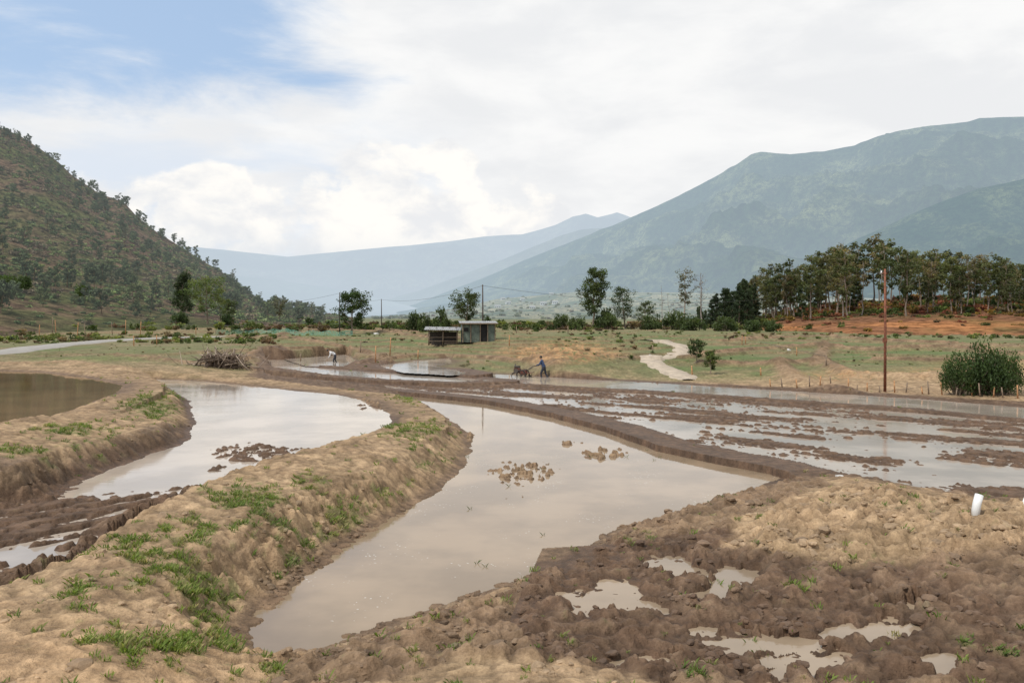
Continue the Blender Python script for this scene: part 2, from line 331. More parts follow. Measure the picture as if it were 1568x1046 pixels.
xs,ys=sub(X),sub(Y); nr2,nc2=xs.shape; F2=grid_faces(nr2,nc2)
def sheet(name,s,lv,lim,m):
    ok=(s.ravel()<lim); f=F2[ok[F2].all(1)]
    used=np.unique(f); mp=np.full(nr2*nc2,-1); mp[used]=np.arange(len(used))
    vv=np.stack([xs.ravel()[used],ys.ravel()[used],np.full(len(used),lv)],-1)
    link(bpy.data.objects.new(name,np_mesh(name,vv,mp[f],[m],None,None,True)))
for k in WATER:
    sheet("paddy_water",sub(WT[k]),WATER[k][0],.22,{'C':wmd,'A':wm}.get(k,wms))
sheet("puddle_water",sub(SDP),PUD_L,-.02,wmp)
# ---------------------------------------------------------------- vegetation prototypes
def tube(pts,rad,n=6):
    pts=[np.array(p,float) for p in pts]; V=[];F=[]
    for i,p in enumerate(pts):
        d=pts[min(i+1,len(pts)-1)]-pts[max(i-1,0)]; d/=np.linalg.norm(d)+1e-9
        a=np.cross(d,[0,0,1.]) if abs(d[2])<.9 else np.cross(d,[1.,0,0]); a/=np.linalg.norm(a); bb=np.cross(d,a)
        for k in range(n):
            t=2*math.pi*k/n; V.append(p+rad[i]*(math.cos(t)*a+math.sin(t)*bb))
    for i in range(len(pts)-1):
        for k in range(n): F.append((i*n+k,i*n+(k+1)%n,(i+1)*n+(k+1)%n,(i+1)*n+k))
    return np.array(V),np.array(F)
class Acc:
    def __init__(s): s.V=[];s.F=[];s.C=[];s.M=[];s.n=0
    def add(s,V,F,c,m):
        s.V.append(V); s.F.append(F+s.n); s.n+=len(V)
        c=np.asarray(c,float); s.C.append(np.tile(c,(len(V),1)) if c.ndim==1 else c); s.M.append(np.full(len(F),m))
    def get(s): return np.concatenate(s.V),np.concatenate(s.F),np.concatenate(s.C),np.concatenate(s.M)
def leaves(R,c,n,rad,size,col,flat=.75,up=.0):
    d=R.normal(size=(n,3)); d/=np.linalg.norm(d,axis=1)[:,None]; rr_=R.random(n)**.45
    cen=c+d*rr_[:,None]*rad*np.array([1,1,flat])
    a=R.normal(size=(n,3)); a[:,2]+=up; a/=np.linalg.norm(a,axis=1)[:,None]
    q=R.normal(size=(n,3)); bb=np.cross(a,q); bb/=np.linalg.norm(bb,axis=1)[:,None]
    s=size*(.6+.8*R.random(n))[:,None]
    V=np.stack([cen-a*s,cen+bb*s*.5,cen+a*s,cen-bb*s*.5],1).reshape(-1,3)
    F=np.arange(4*n).reshape(n,4)
    tone=(.65+.55*(d[:,2]*.5+.5)*rr_+.25*R.random(n))  # clump shading put into leaf colour: upper and outer leaves lighter, plus random tone
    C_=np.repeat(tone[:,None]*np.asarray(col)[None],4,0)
    return V,F,C_
BARK=(.18,.14,.10)
def tree(seed,H=10,tr=.16,cb=.35,R_=3,shape='round',nl=16,npc=60,ls=.22,cr=1.0,col=(.06,.09,.03),bark=BARK,lean=.05,density=1.0,up=.4):
    R=np.random.default_rng(seed); A=Acc()
    pts=[];n=8; off=np.zeros(2)
    ld=R.normal(size=2)*lean
    for i in range(n):
        f=i/(n-1); off=off+R.normal(size=2)*.012*H*(i>0)
        pts.append((off[0]+ld[0]*f*H,off[1]+ld[1]*f*H,f*H*.97))
    rad=[tr*(1-.85*i/(n-1))+.01 for i in range(n)]; rad[0]*=1.35
    V,F=tube(pts,rad,7); A.add(V,F,bark,0)
    P_=np.array(pts)
    def trunk(f):
        q=f*(n-1); i=min(int(q),n-2); return P_[i]+(P_[i+1]-P_[i])*(q-i)
    for l in range(nl):
        f=cb+(.97-cb)*((l+R.random()*.8)/nl); g=(f-cb)/(1-cb)
        if shape=='round': pr=math.sqrt(max(.05,1-(2*g-.85)**2*.8))
        elif shape=='cone': pr=(1-g)**.8+.08
        elif shape=='tall': pr=.55+.5*math.sin(g*3.1)-.1*g
        else: pr=.35+.65*g
        L=R_*pr*(.65+.5*R.random()); az=l*2.4+R.random()*.8
        dz=(up if shape!='cone' else .05)+.35*R.random()
        d=np.array([math.cos(az),math.sin(az),dz]); p0=trunk(f*.98)
        lp=[p0]; 
        for i in range(1,5):
            dd=d+R.normal(size=3)*.16; lp.append(lp[-1]+dd*L/4); d=d+np.array([0,0,.06])
        r0=max(.02,tr*(1-.8*f)*.55); V,F=tube(lp,[r0,r0*.75,r0*.55,r0*.35,.012],5); A.add(V,F,bark,0)
        for s_ in range(2):
            q=lp[2+s_]+0; e=q+(R.normal(size=3)*.35+d*.35)*L*.5; V,F=tube([q,(q+e)/2+R.normal(size=3)*.05,e],[r0*.4,r0*.25,.01],4); A.add(V,F,bark,0)
            if R.random()<density and npc:
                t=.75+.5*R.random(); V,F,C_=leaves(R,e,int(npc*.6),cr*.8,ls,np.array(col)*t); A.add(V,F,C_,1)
        for i in (2,3,4):
            if R.random()<density and npc:
                t=.7+.6*R.random(); hue=np.array([1+.25*(R.random()-.4),1,1])
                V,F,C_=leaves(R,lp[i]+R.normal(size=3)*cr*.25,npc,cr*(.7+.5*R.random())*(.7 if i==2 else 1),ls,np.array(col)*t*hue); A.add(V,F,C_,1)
    return A.get()
def bush(seed,R_=1.,H=1.,n=14,npc=40,ls=.12,col=(.07,.09,.03),bark=BARK):
    R=np.random.default_rng(seed); A=Acc()
    for i in range(n):
        az=R.random()*6.28; rr_=math.sqrt(R.random())*R_*.8; z=H*(.2+.7*R.random()*(1-.5*(rr_/R_)**2))
        e=np.array([rr_*math.cos(az),rr_*math.sin(az),z])
        V,F=tube([(e[0]*.1,e[1]*.1,-.1),e*.55+R.normal(size=3)*.05,e],[.04*R_,.025*R_,.01*R_],4); A.add(V,F,bark,0)
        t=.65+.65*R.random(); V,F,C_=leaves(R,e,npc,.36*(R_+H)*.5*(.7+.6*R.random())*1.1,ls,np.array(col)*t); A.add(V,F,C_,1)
    return A.get()
def leafmat():
    m,nt,b=mat("foliage"); c=ATTR(nt,"Col"); b.inputs["Roughness"].default_value=.6
    b.inputs["Specular IOR Level"].default_value=.25
    n=NOISE(nt,POS(nt),.35,2); c=MIX(nt,1.0,c,MIX(nt,MR(nt,n,.35,.65),(.85,.87,.85),(1.3,1.2,1.1)),'MULTIPLY')
    nt.links.new(c,b.inputs["Base Color"])
    tr=nt.nodes.new("ShaderNodeBsdfTranslucent"); nt.links.new(MIX(nt,1.0,c,(1.3,1.4,.7),'MULTIPLY'),tr.inputs[0])
    mx=nt.nodes.new("ShaderNodeMixShader"); mx.inputs[0].default_value=.35
    nt.links.new(b.outputs[0],mx.inputs[1]); nt.links.new(tr.outputs[0],mx.inputs[2])
    nt.links.new(mx.outputs[0],nt.nodes["Material Output"].inputs[0]); return m
def emission_haze(nt,surf,L,col,zk=.0,zs=300.,amax=.95):  # aerial haze painted in: glowing haze colour mixed over the surface by distance
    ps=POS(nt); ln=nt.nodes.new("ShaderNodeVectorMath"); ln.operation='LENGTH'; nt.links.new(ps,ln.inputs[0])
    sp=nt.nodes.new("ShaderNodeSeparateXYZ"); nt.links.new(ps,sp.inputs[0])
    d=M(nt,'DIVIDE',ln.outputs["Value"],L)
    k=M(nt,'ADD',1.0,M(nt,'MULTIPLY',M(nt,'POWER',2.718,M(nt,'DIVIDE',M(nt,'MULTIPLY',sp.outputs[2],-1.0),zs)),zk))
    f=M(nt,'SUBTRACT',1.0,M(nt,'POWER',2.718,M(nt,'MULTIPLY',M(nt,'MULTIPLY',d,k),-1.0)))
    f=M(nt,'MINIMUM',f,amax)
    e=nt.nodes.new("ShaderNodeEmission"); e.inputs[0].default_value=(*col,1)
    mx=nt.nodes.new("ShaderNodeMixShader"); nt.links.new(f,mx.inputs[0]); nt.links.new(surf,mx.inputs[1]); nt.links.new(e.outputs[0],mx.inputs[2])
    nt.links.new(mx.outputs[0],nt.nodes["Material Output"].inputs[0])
def leafdist():
    m,nt,b=mat("hillside_foliage"); c=ATTR(nt,"Col"); b.inputs["Roughness"].default_value=.8
    nt.links.new(c,b.inputs["Base Color"]); emission_haze(nt,b.outputs[0],3200,(.50,.56,.58)); return m
def barkmat():
    m,nt,b=mat("bark"); c=ATTR(nt,"Col"); n=NOISE(nt,MAPV(nt,POS(nt),(6,6,1.5)),2,4)
    nt.links.new(MIX(nt,1.0,c,MIX(nt,MR(nt,n,.3,.7),(.6,.6,.6),(1.4,1.4,1.4)),'MULTIPLY'),b.inputs["Base Color"])
    b.inputs["Roughness"].default_value=.95; return m
LEAF=leafmat(); BK=barkmat(); LEAFD=leafdist()
def place_mass(name,items,mats=(None,)):
    A=Acc()
    for pr,loc,s,rot,tint in items:
        V,F,C_,Mi=pr; s=np.array(s if hasattr(s,'__len__') else (s,s,s)); c,sn=math.cos(rot),math.sin(rot)
        W=V*s; W=np.stack([W[:,0]*c-W[:,1]*sn,W[:,0]*sn+W[:,1]*c,W[:,2]],-1)+np.array(loc)
        A.V.append(W);A.F.append(F+A.n);A.n+=len(V);A.C.append(C_*np.array(tint));A.M.append(Mi)
    V,F,C_,Mi=A.get()
    o=bpy.data.objects.new(name,np_mesh(name,V,F,mats,C_,Mi)); return link(o)
def place_tree(name,pr,loc,rot=0,s=1):
    V,F,C_,Mi=pr; o=bpy.data.objects.new(name,np_mesh(name,V,F,[BK,LEAF],C_,Mi))
    o.location=loc; o.rotation_euler=(0,0,rot); o.scale=(s,s,s); return link(o)
# ---------------------------------------------------------------- hills & mountains
def hill(name,sky,v0,d0,d1,material,nc=300,nr=90,nscale=.01,namp=.15,pw=.85,seed=0,back=.5,spur=0,color=None,aniso=.25,skirt=4):
    us=np.array([p[0] for p in sky],float); vs=np.array([p[1] for p in sky],float)
    u=np.linspace(us[0],us[-1],nc); v=np.interp(u,us,vs)
    dd0=np.interp(u,*zip(*d0)) if isinstance(d0,list) else np.full(nc,float(d0))
    dd1=np.interp(u,*zip(*d1)) if isinstance(d1,list) else np.full(nc,float(d1))
    t=np.concatenate([np.linspace(-.1,1,nr),np.linspace(1.03,1+back,14)])
    T,Ug=np.meshgrid(t,u,indexing='ij'); D=dd0+(dd1-dd0)*T
    Xg=(Ug-UC)/FPX*D; Yg=D
    er=(VH-v)/FPX; e0=(VH-np.interp(u,*zip(*v0)) if isinstance(v0,list) else VH-v0)/FPX
    tt=np.clip(T,0,1); nse=fbm(Xg*nscale,Yg*nscale,6,seed,.55)
    ridg=1-2*billow(Xg*nscale*.6+nse*.25+Yg*nscale*.18,Yg*nscale*aniso,5,seed+9,.55) if spur else 0
    env=np.sin(np.pi*np.clip(tt,0,1))**.7
    e=e0+(er-e0)*(tt**pw)+ (er-e0)*env*(namp*nse+spur*ridg)+(er-e0)*.015*nse
    Z=HC+e*D
    bk=np.clip(T-1,0,9)*1.0; Z=Z-(Z-HC)*bk*1.2-np.where(T<0,(-T)*10*skirt,0)
    cc=color(Ug,T,Xg,Yg,nse) if color else None
    me=np_mesh(name,np.stack([Xg,Yg,Z],-1).reshape(-1,3),grid_faces(len(t),nc),[material],None if cc is None else cc.reshape(-1,3),None,True)
    link(bpy.data.objects.new(name,me))
    def at(uu,t_):
        d0_=np.interp(uu,u,dd0); d1_=np.interp(uu,u,dd1); j=(uu-u[0])/(u[-1]-u[0])*(nc-1); i=np.interp(t_,t,np.arange(len(t)))
        j0=int(np.clip(j,0,nc-2)); i0=int(np.clip(i,0,len(t)-2)); fj=j-j0; fi=i-i0
        z=(Z[i0,j0]*(1-fj)+Z[i0,j0+1]*fj)*(1-fi)+(Z[i0+1,j0]*(1-fj)+Z[i0+1,j0+1]*fj)*fi
        d=d0_+(d1_-d0_)*t_; return np.array([(uu-UC)/FPX*d,d,z])
    return at
def mtn_mat(name,ca_,cb_,sc,L,hc,zk=0,zs=300,amax=.95,bump=1.,bd=20,lo=.42,hi=.6):
    m,nt,b=mat(name); ps=POS(nt)
    n=NOISE(nt,ps,sc,7,.62); n2=NOISE(nt,ps,sc*9,6,.75); v=nt.nodes.new("ShaderNodeTexVoronoi"); v.inputs["Scale"].default_value=sc*22; nt.links.new(ps,v.inputs["Vector"])
    c=MIX(nt,MR(nt,n,lo,hi),ca_,cb_); c=MIX(nt,1.0,c,MIX(nt,MR(nt,n2,.40,.60),(.3,.33,.35),(1.65,1.6,1.5)),'MULTIPLY')
    nt.links.new(c,b.inputs["Base Color"]); b.inputs["Roughness"].default_value=1; b.inputs["Specular IOR Level"].default_value=0
    BUMP(nt,M(nt,'ADD',M(nt,'ADD',n,M(nt,'MULTIPLY',n2,.6)),M(nt,'MULTIPLY',v.outputs["Distance"],-.12)),bump,bd,b)
    emission_haze(nt,b.outputs[0],L,hc,zk,zs,amax); return m
hill("distant_mountains",[(200,372),(300,378),(370,385),(440,393),(540,384),(600,378),(680,370),(740,362),(800,358),(850,345),(875,334),(897,329),(915,334),(945,326),(965,333),(1010,345),(1100,380),(1200,400)],485,9000,14000,
  mtn_mat("far_haze_slopes",(.02,.04,.03),(.14,.16,.10),.0009,7200,(.61,.70,.785),.7,500,.94,1.,300),seed=3,nscale=.0006,namp=.12,spur=.25,nr=140,nc=400)
hill("distant_mountains",[(250,415),(330,418),(420,428),(500,440),(560,452),(640,472),(700,484)],486,4500,7000,
  mtn_mat("far_haze_slopes_b",(.03,.055,.04),(.12,.14,.09),.0015,4600,(.59,.685,.765),.8,400,.93,1.,200),seed=13,nscale=.0008,namp=.12,spur=.2)
hill("distant_mountains",[(470,482),(560,468),(640,446),(700,424),(760,402),(820,376),(860,360),(890,352),(930,350),(1000,345),(1100,345)],486,6500,9500,
  mtn_mat("far_haze_slopes_c",(.02,.045,.03),(.14,.16,.10),.0013,6200,(.565,.66,.735),.8,400,.91,1.,250),seed=17,nscale=.0009,namp=.12,spur=.28,nr=140,nc=400)
hill("mountain",[(560,483),(600,474),(660,456),(740,426),(800,400),(880,368),(940,346),(1000,318),(1060,290),(1100,270),(1125,256),(1150,238),(1165,234),(1210,237),(1260,231),(1310,222),(1345,210),(1400,198),(1440,192),(1485,186),(1500,182),(1568,181),(1650,176),(1900,200)],
  [(560,484),(900,484),(1900,480)],[(560,4200),(1000,2600),(1900,1700)],[(560,8500),(1000,6500),(1500,5200),(1900,4500)],
  mtn_mat("forested_slopes",(.035,.065,.022),(.21,.235,.10),.003,6000,(.485,.595,.675),.6,300,.9,1.,110,.44,.64),nc=620,nr=240,seed=23,nscale=.0016,namp=.13,spur=.27,pw=1.0,aniso=.35)
hill("mountain",[(1050,482),(1150,440),(1240,402),(1300,372),(1360,345),(1400,326),(1450,306),(1500,290),(1540,282),(1568,274),(1700,240),(1900,215)],
  484,1500,[(1050,2900),(1568,2500),(1900,2300)],
  mtn_mat("forested_spur",(.025,.05,.02),(.14,.165,.07),.006,4600,(.42,.545,.62),.5,300,.9,1.,60,.44,.66),nc=420,nr=180,seed=43,nscale=.003,namp=.14,spur=.22,pw=.95,aniso=.4)
foot=hill("foothills",[(540,487),(600,484),(660,478),(720,468),(760,458),(820,453),(900,446),(960,448),(1040,448),(1150,450),(1300,455),(1500,466)],
  489,700,1600,mtn_mat("terraced_slopes",(.05,.085,.03),(.30,.265,.15),.02,2300,(.50,.59,.61),.4,200,.9,.8,14,.42,.56),nc=300,nr=120,seed=63,nscale=.006,namp=.13,spur=.14)
# left hill
lm,nt,b=mat("scrub_hillside"); ps=POS(nt)
n=NOISE(nt,ps,.025,6,.65); n2=NOISE(nt,ps,.35,6,.75)
c=MIX(nt,MR(nt,n,.42,.60),(.175,.118,.08),(.115,.125,.052)); c=MIX(nt,1.0,c,MIX(nt,MR(nt,n2,.38,.62),(.5,.5,.5),(1.4,1.37,1.33)),'MULTIPLY')
nt.links.new(c,b.inputs["Base Color"]); b.inputs["Roughness"].default_value=1; b.inputs["Specular IOR Level"].default_value=0; BUMP(nt,n2,1.,2.5,b)
emission_haze(nt,b.outputs[0],3200,(.50,.56,.58))
LS=[(-420,60),(-200,120),(-60,175),(0,196),(30,208),(60,226),(90,248),(110,268),(150,295),(190,310),(210,332),(240,355),(280,380),(310,400),(340,417),(370,440),(400,460),(440,470),(490,481),(540,486)]
left=hill("hillside",LS,[(-420,506),(0,506),(300,502),(540,499)],[(-420,105),(0,115),(300,150),(540,200)],[(-420,330),(0,400),(300,430),(540,420)],lm,nc=260,nr=110,seed=83,nscale=.012,namp=.08,pw=.8,spur=.07)
# right hillock
rm,nt,b=mat("red_earth_hillock"); ps=POS(nt); cc=ATTR(nt,"Col")
n2=NOISE(nt,ps,.5,6,.7); c=MIX(nt,1.0,cc,MIX(nt,MR(nt,n2,.35,.65),(.5,.5,.5),(1.45,1.4,1.35)),'MULTIPLY')
nt.links.new(c,b.inputs["Base Color"]); b.inputs["Roughness"].default_value=1; b.inputs["Specular IOR Level"].default_value=0; BUMP(nt,n2,1.,.8,b)
def rcol(U,T,x,y,nse):
    o=np.exp(-((T-.12-.08*nse)/.11)**2)*sstep(1150,1210,U)*(.3+.7*sstep(-.35,.15,fbm(x*.10,y*.06,3,5)))
    g=sstep(0,.5,fbm(x*.05,y*.05,3,8))[...,None]
    bse=np.array([.18,.095,.057])*(1-g)+np.array([.11,.095,.045])*g
    return bse*(1-o[...,None])+np.array([.35,.165,.075])*o[...,None]
right=hill("hillside",[(960,503),(1050,499),(1100,494),(1170,484),(1250,468),(1320,462),(1400,458),(1480,456),(1568,454),(1700,448),(1900,435)],
  [(960,506),(1150,511),(1250,513),(1430,515),(1568,516),(1900,516)],[(960,190),(1150,135),(1300,116),(1568,108),(1900,105)],[(960,260),(1200,200),(1568,185),(1900,170)],rm,nc=260,nr=80,seed=93,nscale=.03,namp=.1,pw=.6,color=rcol)
# ---------------------------------------------------------------- vegetation placement
R=random.Random(11)
BU=[bush(100+i,1.,1.,9,16,.20,c) for i,c in enumerate([(.12,.145,.05),(.08,.115,.038),(.15,.115,.07),(.13,.09,.06),(.14,.175,.05),(.06,.09,.03)])]
TS=[tree(200+i,7,.14,.3,2.1,'round',9,22,.30,.9,c) for i,c in enumerate([(.07,.105,.038),(.10,.13,.045),(.06,.085,.035)])]
TS+=[tree(210,8,.13,.25,1.6,'tall',9,20,.30,.8,(.065,.09,.035)),tree(211,8,.12,.4,2.,'vase',8,14,.28,.9,(.11,.115,.06),density=.7)]
it=[]
for i in range(5200):
    u=R.uniform(-180,530); t=R.random()**.75
    p=left(u,t)
    if p[2]<2.4 and t<.02: continue
    s=R.uniform(.5,1.7)*(1.0 if t>.1 else .6); k=R.choice([0,0,1,2,2,3,3,4,5]) if t>.3 else R.choice([0,0,1,1,2,3,4,4,5]); w=R.uniform(.75,1.5)
    it.append((BU[k],p-np.array([0,0,.25]),(s,s,s*R.uniform(.6,.95)),R.uniform(0,6),(w,w*1.03,w)))
place_mass("hillside_scrub",it,[BK,LEAFD])
it=[]
for i in range(360):
    u=R.uniform(-150,500); t=R.random()**.7; p=left(u,t); s=R.uniform(.3,.8)
    it.append((R.choice(TS),p-np.array([0,0,.3]),s,R.uniform(0,6),(1.,1.,1.0)))
u=-100
while u<400:
    t=R.uniform(.90,1.03); p=left(u,t); s=R.uniform(.35,.85)*(1.3 if R.random()<.15 else .95)
    it.append((R.choice(TS),p-np.array([0,0,.3]),s,R.uniform(0,6),(.95,.95,1.05))); u+=R.choice([1.5,2,3,5,8,12,20])*1.
place_mass("hillside_trees",it,[BK,LEAFD])
it=[]
for i in range(600):
    u=R.uniform(560,1300); t=R.random(); p=foot(u,t); s=R.uniform(1.6,3.6); w=R.uniform(.6,1.)
    it.append((R.choice(BU),p-np.array([0,0,.6]),(s,s,s),R.uniform(0,6),(w,w,w)))
place_mass("foothill_trees",it,[BK,LEAFD])
# right forest
FT=[tree(300+i,15,.17,.30,2.6,'tall',17,26,.28,1.0,c,(.19,.155,.12),.03,.75) for i,c in enumerate([(.08,.10,.04),(.10,.11,.045),(.125,.12,.055),(.065,.085,.035)])]
FT+=[tree(310,15,.18,.28,3.0,'round',15,28,.28,1.2,(.095,.115,.042),(.19,.155,.12),.03,.8),tree(311,15,.15,.45,2.4,'vase',12,16,.26,1.,(.15,.13,.075),(.2,.17,.14),.04,.6),
     tree(312,14,.2,.12,2.0,'cone',22,34,.25,.75,(.045,.068,.033),BARK,.01),tree(313,15,.13,.5,1.8,'tall',10,12,.26,.8,(.15,.13,.07),(.22,.19,.16),.05,.65)]
top_u=[1050,1090,1150,1200,1250,1290,1330,1400,1440,1480,1520,1568,1900]; top_v=[465,450,408,395,386,362,358,370,383,376,380,396,394]
it=[]
for i in range(235):
    u=R.uniform(1130,1860) if i<205 else R.uniform(1070,1160); t=R.uniform(.35,1.05); p=right(u,t)
    tv=np.interp(u,top_u,top_v)+abs(R.gauss(0,15)); Ht=max(4.,HC+(VH-tv)/FPX*p[1]-p[2])
    k=R.choice([0,0,1,1,2,3,3,4,5,5,7,7]) if u>1150 else 6
    if R.random()<.12: k=6
    Ht*=R.choice([1,1,1,.95,.8,.6]); s=Ht/15.
    w=R.uniform(.75,1.3)
    it.append((FT[k],p-np.array([0,0,.3]),(s*1.05,s*1.05,s),R.uniform(0,6),(w*1.05,w,w)))
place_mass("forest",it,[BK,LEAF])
it=[]
for i in range(1500):
    u=R.uniform(960,1880); t=R.random()
    if 1180<u<1650 and t<.28 and R.random()<.85: t=R.uniform(.3,1)
    p=right(u,t); s=R.uniform(.4,1.4)*(1.1 if t>.4 else .6); w=R.uniform(.7,1.2); tn=R.choice([(w,w,w),(w*1.6,w*.85,w*.85),(w*1.6,w*.85,w*.85)]) if u>1180 else (w,w,w)
    it.append((R.choice(BU),p-np.array([0,0,.2]),(s,s,s*R.uniform(.7,1.2)),R.uniform(0,6),tn))
def many(n,fu,fd,fs,fw):
    us=np.array([fu() for _ in range(n)]); ds=np.array([fd() for _ in range(n)]); x=(us-UC)/FPX*ds; z=terrain(x,ds,False); dr=line_d(x,ds,ROAD2,6)
    for i in range(n):
        if dr[i]<2.6: continue
        s=fs(); w=fw(); it.append((R.choice(BU),(x[i],ds[i],z[i]-.12*s),(s,s,s*R.uniform(.6,1.2)),R.uniform(0,6),(w*1.05,w,w)))
many(1000,lambda:R.uniform(-250,1150),lambda:R.uniform(130,260),lambda:R.uniform(.4,1.5),lambda:R.uniform(.6,1.1))
place_mass("undergrowth",it,[BK,LEAF])
def T(name,pr,H0,u,vb,vt,d,rot=0):
    x=(u-UC)/FPX*d; zb=hz(x,d); Hn=HC+(VH-vt)/FPX*d-zb
    return place_tree(name,pr,(x,d,zb-.1),rot,Hn/H0)
DG=(.05,.08,.025)
T("broadleaf_tree",tree(1,8,.2,.22,2.9,'round',20,70,.16,.95,DG,lean=.02),8.3,538,488,445,120)
T("broadleaf_tree",tree(2,8,.2,.30,3.2,'round',18,55,.16,.95,(.07,.095,.035)),8.3,714,490,446,125,1)
T("tall_tree",tree(3,13,.24,.25,3.0,'tall',22,60,.2,1.15,(.065,.09,.03)),13.4,907,505,409,150,2)
T("tall_tree",tree(4,13,.22,.2,3.6,'round',18,45,.2,1.2,(.07,.095,.04)),13.4,958,503,436,155)
T("broadleaf_tree",tree(5,8,.15,.2,2.8,'round',14,45,.18,.9,(.08,.105,.045)),8.2,988,500,462,150)
T("tall_tree",tree(6,13,.2,.45,2.6,'vase',16,22,.18,.9,(.14,.13,.085),(.25,.21,.17),density=.8),13.4,1046,500,409,155)
T("bare_tree",tree(7,13,.2,.4,2.4,'vase',15,5,.15,.8,(.16,.13,.09),(.26,.22,.19),density=.6),13.4,1074,500,412,155,1)
T("bare_tree",tree(8,13,.15,.5,1.2,'tall',9,0,.15,.8,(.14,.11,.08),(.28,.25,.22)),13.4,1015,500,432,150,1)
T("bare_tree",tree(9,13,.15,.6,.8,'tall',6,0,.15,.8,(.14,.11,.08),(.28,.25,.22)),13.4,1026,500,445,150,1)
for i,(u,vt,d) in enumerate([(1098,447,150),(1110,437,152),(1120,441,155),(1130,434,150),(1142,440,150),(1088,455,150)]):
    T("conifer_tree",tree(20+i,12,.18,.08,2.3,'cone',24,36,.2,.75,(.035,.055,.028),lean=.01),11.9,u,500,vt,d)
for i,(u,vt,d,w) in enumerate([(632,476,130,1.5),(675,473,125,1.7),(860,482,140,1.6),(883,484,140,1.5),(930,480,145,2),(1000,482,140,2),(650,480,125,1.2),(745,484,120,1.),(1060,482,135,2.2),(1035,478,140,2.4),(1110,484,130,2.2),(1150,488,125,2.0),(925,470,150,2.2),(1180,490,125,1.8)]):
    x=(u-UC)/FPX*d; z=hz(x,d); Hn=HC+(VH-vt)/FPX*d-z
    o=place_tree("bush",bush(40+i,1.,1.,18,55,.09,(.06,.085,.032)),(x,d,z-.1),i); o.scale=(w,w,Hn)
def onhill(name,pr,H0,f,u,t,Hn,tint=1):
    p=f(u,t); return place_tree(name,pr,(p[0],p[1],p[2]-.3),u,Hn/H0)
onhill("tall_tree",tree(30,11,.2,.1,3.0,'cone',20,60,.2,1.2,(.04,.06,.026),lean=.01),11.2,left,276,.10,10)
onhill("tall_tree",tree(31,10,.2,.25,4.2,'round',18,50,.18,1.2,(.12,.16,.05)),10.4,left,318,.03,9.5)
onhill("broadleaf_tree",tree(32,8,.2,.25,3.2,'round',14,50,.2,1.1,(.10,.13,.05)),8.3,left,350,.08,5)
onhill("broadleaf_tree",tree(33,8,.2,.3,2.6,'vase',12,26,.18,.9,(.12,.12,.07)),8.3,left,428,.15,6.5)
for i,(u,t,w) in enumerate([(125,.13,2.1),(18,.13,2.3),(35,.14,2.0),(275,.03,1.6),(476,.1,1.4),(458,.2,1.4),(350,.02,1.6)]):
    p=left(u,t); o=place_tree("bush",bush(60+i,1.,1.,20,70,.08,(.055,.085,.028)),(p[0],p[1],p[2]-.2),i); o.scale=(w,w,w*1.5)
# right foreground shrub
g=ground(1502,602,.6)
SHB=[bush(77+i,1,1,34,110,.042,c) for i,c in enumerate([(.048,.078,.025),(.06,.095,.03),(.04,.068,.022)])]
place_mass("shrub",[(SHB[0],(g.x-.1,g.y,g.z-.05),(1.5,1.4,2.6),0,(1,1,1)),(SHB[1],(g.x-1.3,g.y-.1,g.z-.05),(1.0,1.,1.9),1,(1,1,1)),(SHB[2],(g.x+1.3,g.y+.2,g.z-.05),(1.1,1.,2.3),2,(1,1,1)),(SHB[1],(g.x+.5,g.y-.5,g.z-.05),(1.2,.9,1.6),3,(1,1,1))],[BK,LEAF])
g=ground(1066,556,1.); place_tree("young_tree",tree(70,1.8,.03,.25,.6,'round',12,40,.06,.25,(.07,.10,.035)),g)
g=ground(1088,573,.8); place_tree("young_tree",tree(71,1.6,.03,.2,.5,'round',10,36,.06,.22,(.08,.11,.035)),g)
# field-edge scrub
it=[]
many(300,lambda:R.uniform(-50,420),lambda:R.uniform(88,118),lambda:R.uniform(.15,.7),lambda:R.uniform(.8,1.4))
many(60,lambda:R.uniform(850,1010),lambda:R.uniform(64,95),lambda:R.uniform(.12,.4),lambda:R.uniform(.8,1.4))
many(160,lambda:R.uniform(1100,1650),lambda:R.uniform(95,118),lambda:R.uniform(.15,.5),lambda:R.uniform(.8,1.4))
many(180,lambda:R.uniform(350,1050),lambda:R.uniform(95,130),lambda:R.uniform(.12,.4),lambda:R.uniform(.8,1.4))
many(320,lambda:R.uniform(-50,1700),lambda:R.uniform(60,95),lambda:R.uniform(.05,.16),lambda:R.uniform(.8,1.5))
place_mass("field_scrub",it,[BK,LEAF])
# ---------------------------------------------------------------- grass & weeds
def tuft(seed,n,h,w,spread,col):
    Rn=np.random.default_rng(seed); V=[];F=[];C_=[]
    for i in range(n):
        az=Rn.random()*6.28; r0=Rn.random()*spread; x,y=r0*math.cos(az),r0*math.sin(az); hh=h*(.4+.9*Rn.random()); a2=Rn.random()*6.28; ln=hh*(.4+.9*Rn.random())
        dx,dy=math.cos(a2)*ln,math.sin(a2)*ln; px,py=-math.sin(a2)*w,math.cos(a2)*w; k=len(V)
        V+=[(x-px,y-py,-.01),(x+px,y+py,-.01),(x+dx*.5+px*1.2,y+dy*.5+py*1.2,hh*.7),(x+dx+px*.2,y+dy+py*.2,hh)]; F.append((k,k+1,k+2,k+3))
        t=.7+.6*Rn.random(); C_+=[np.array(col)*t*.8]*2+[np.array(col)*t*1.1]*2
    return np.array(V),np.array(F),np.array(C_),np.full(n,1)
TF=[tuft(i,12,.06,.007,.09,c) for i,c in enumerate([(.12,.18,.04),(.15,.20,.055),(.18,.20,.075),(.25,.23,.12)])]
k=400000; th=rng.uniform(-.6,.6,k); rd=np.exp(rng.uniform(math.log(8.5),math.log(50),k)); gx,gy=rd*np.sin(th),rd*np.cos(th)
gh,_,_,gg,_,_,_,_=terrain(gx,gy)
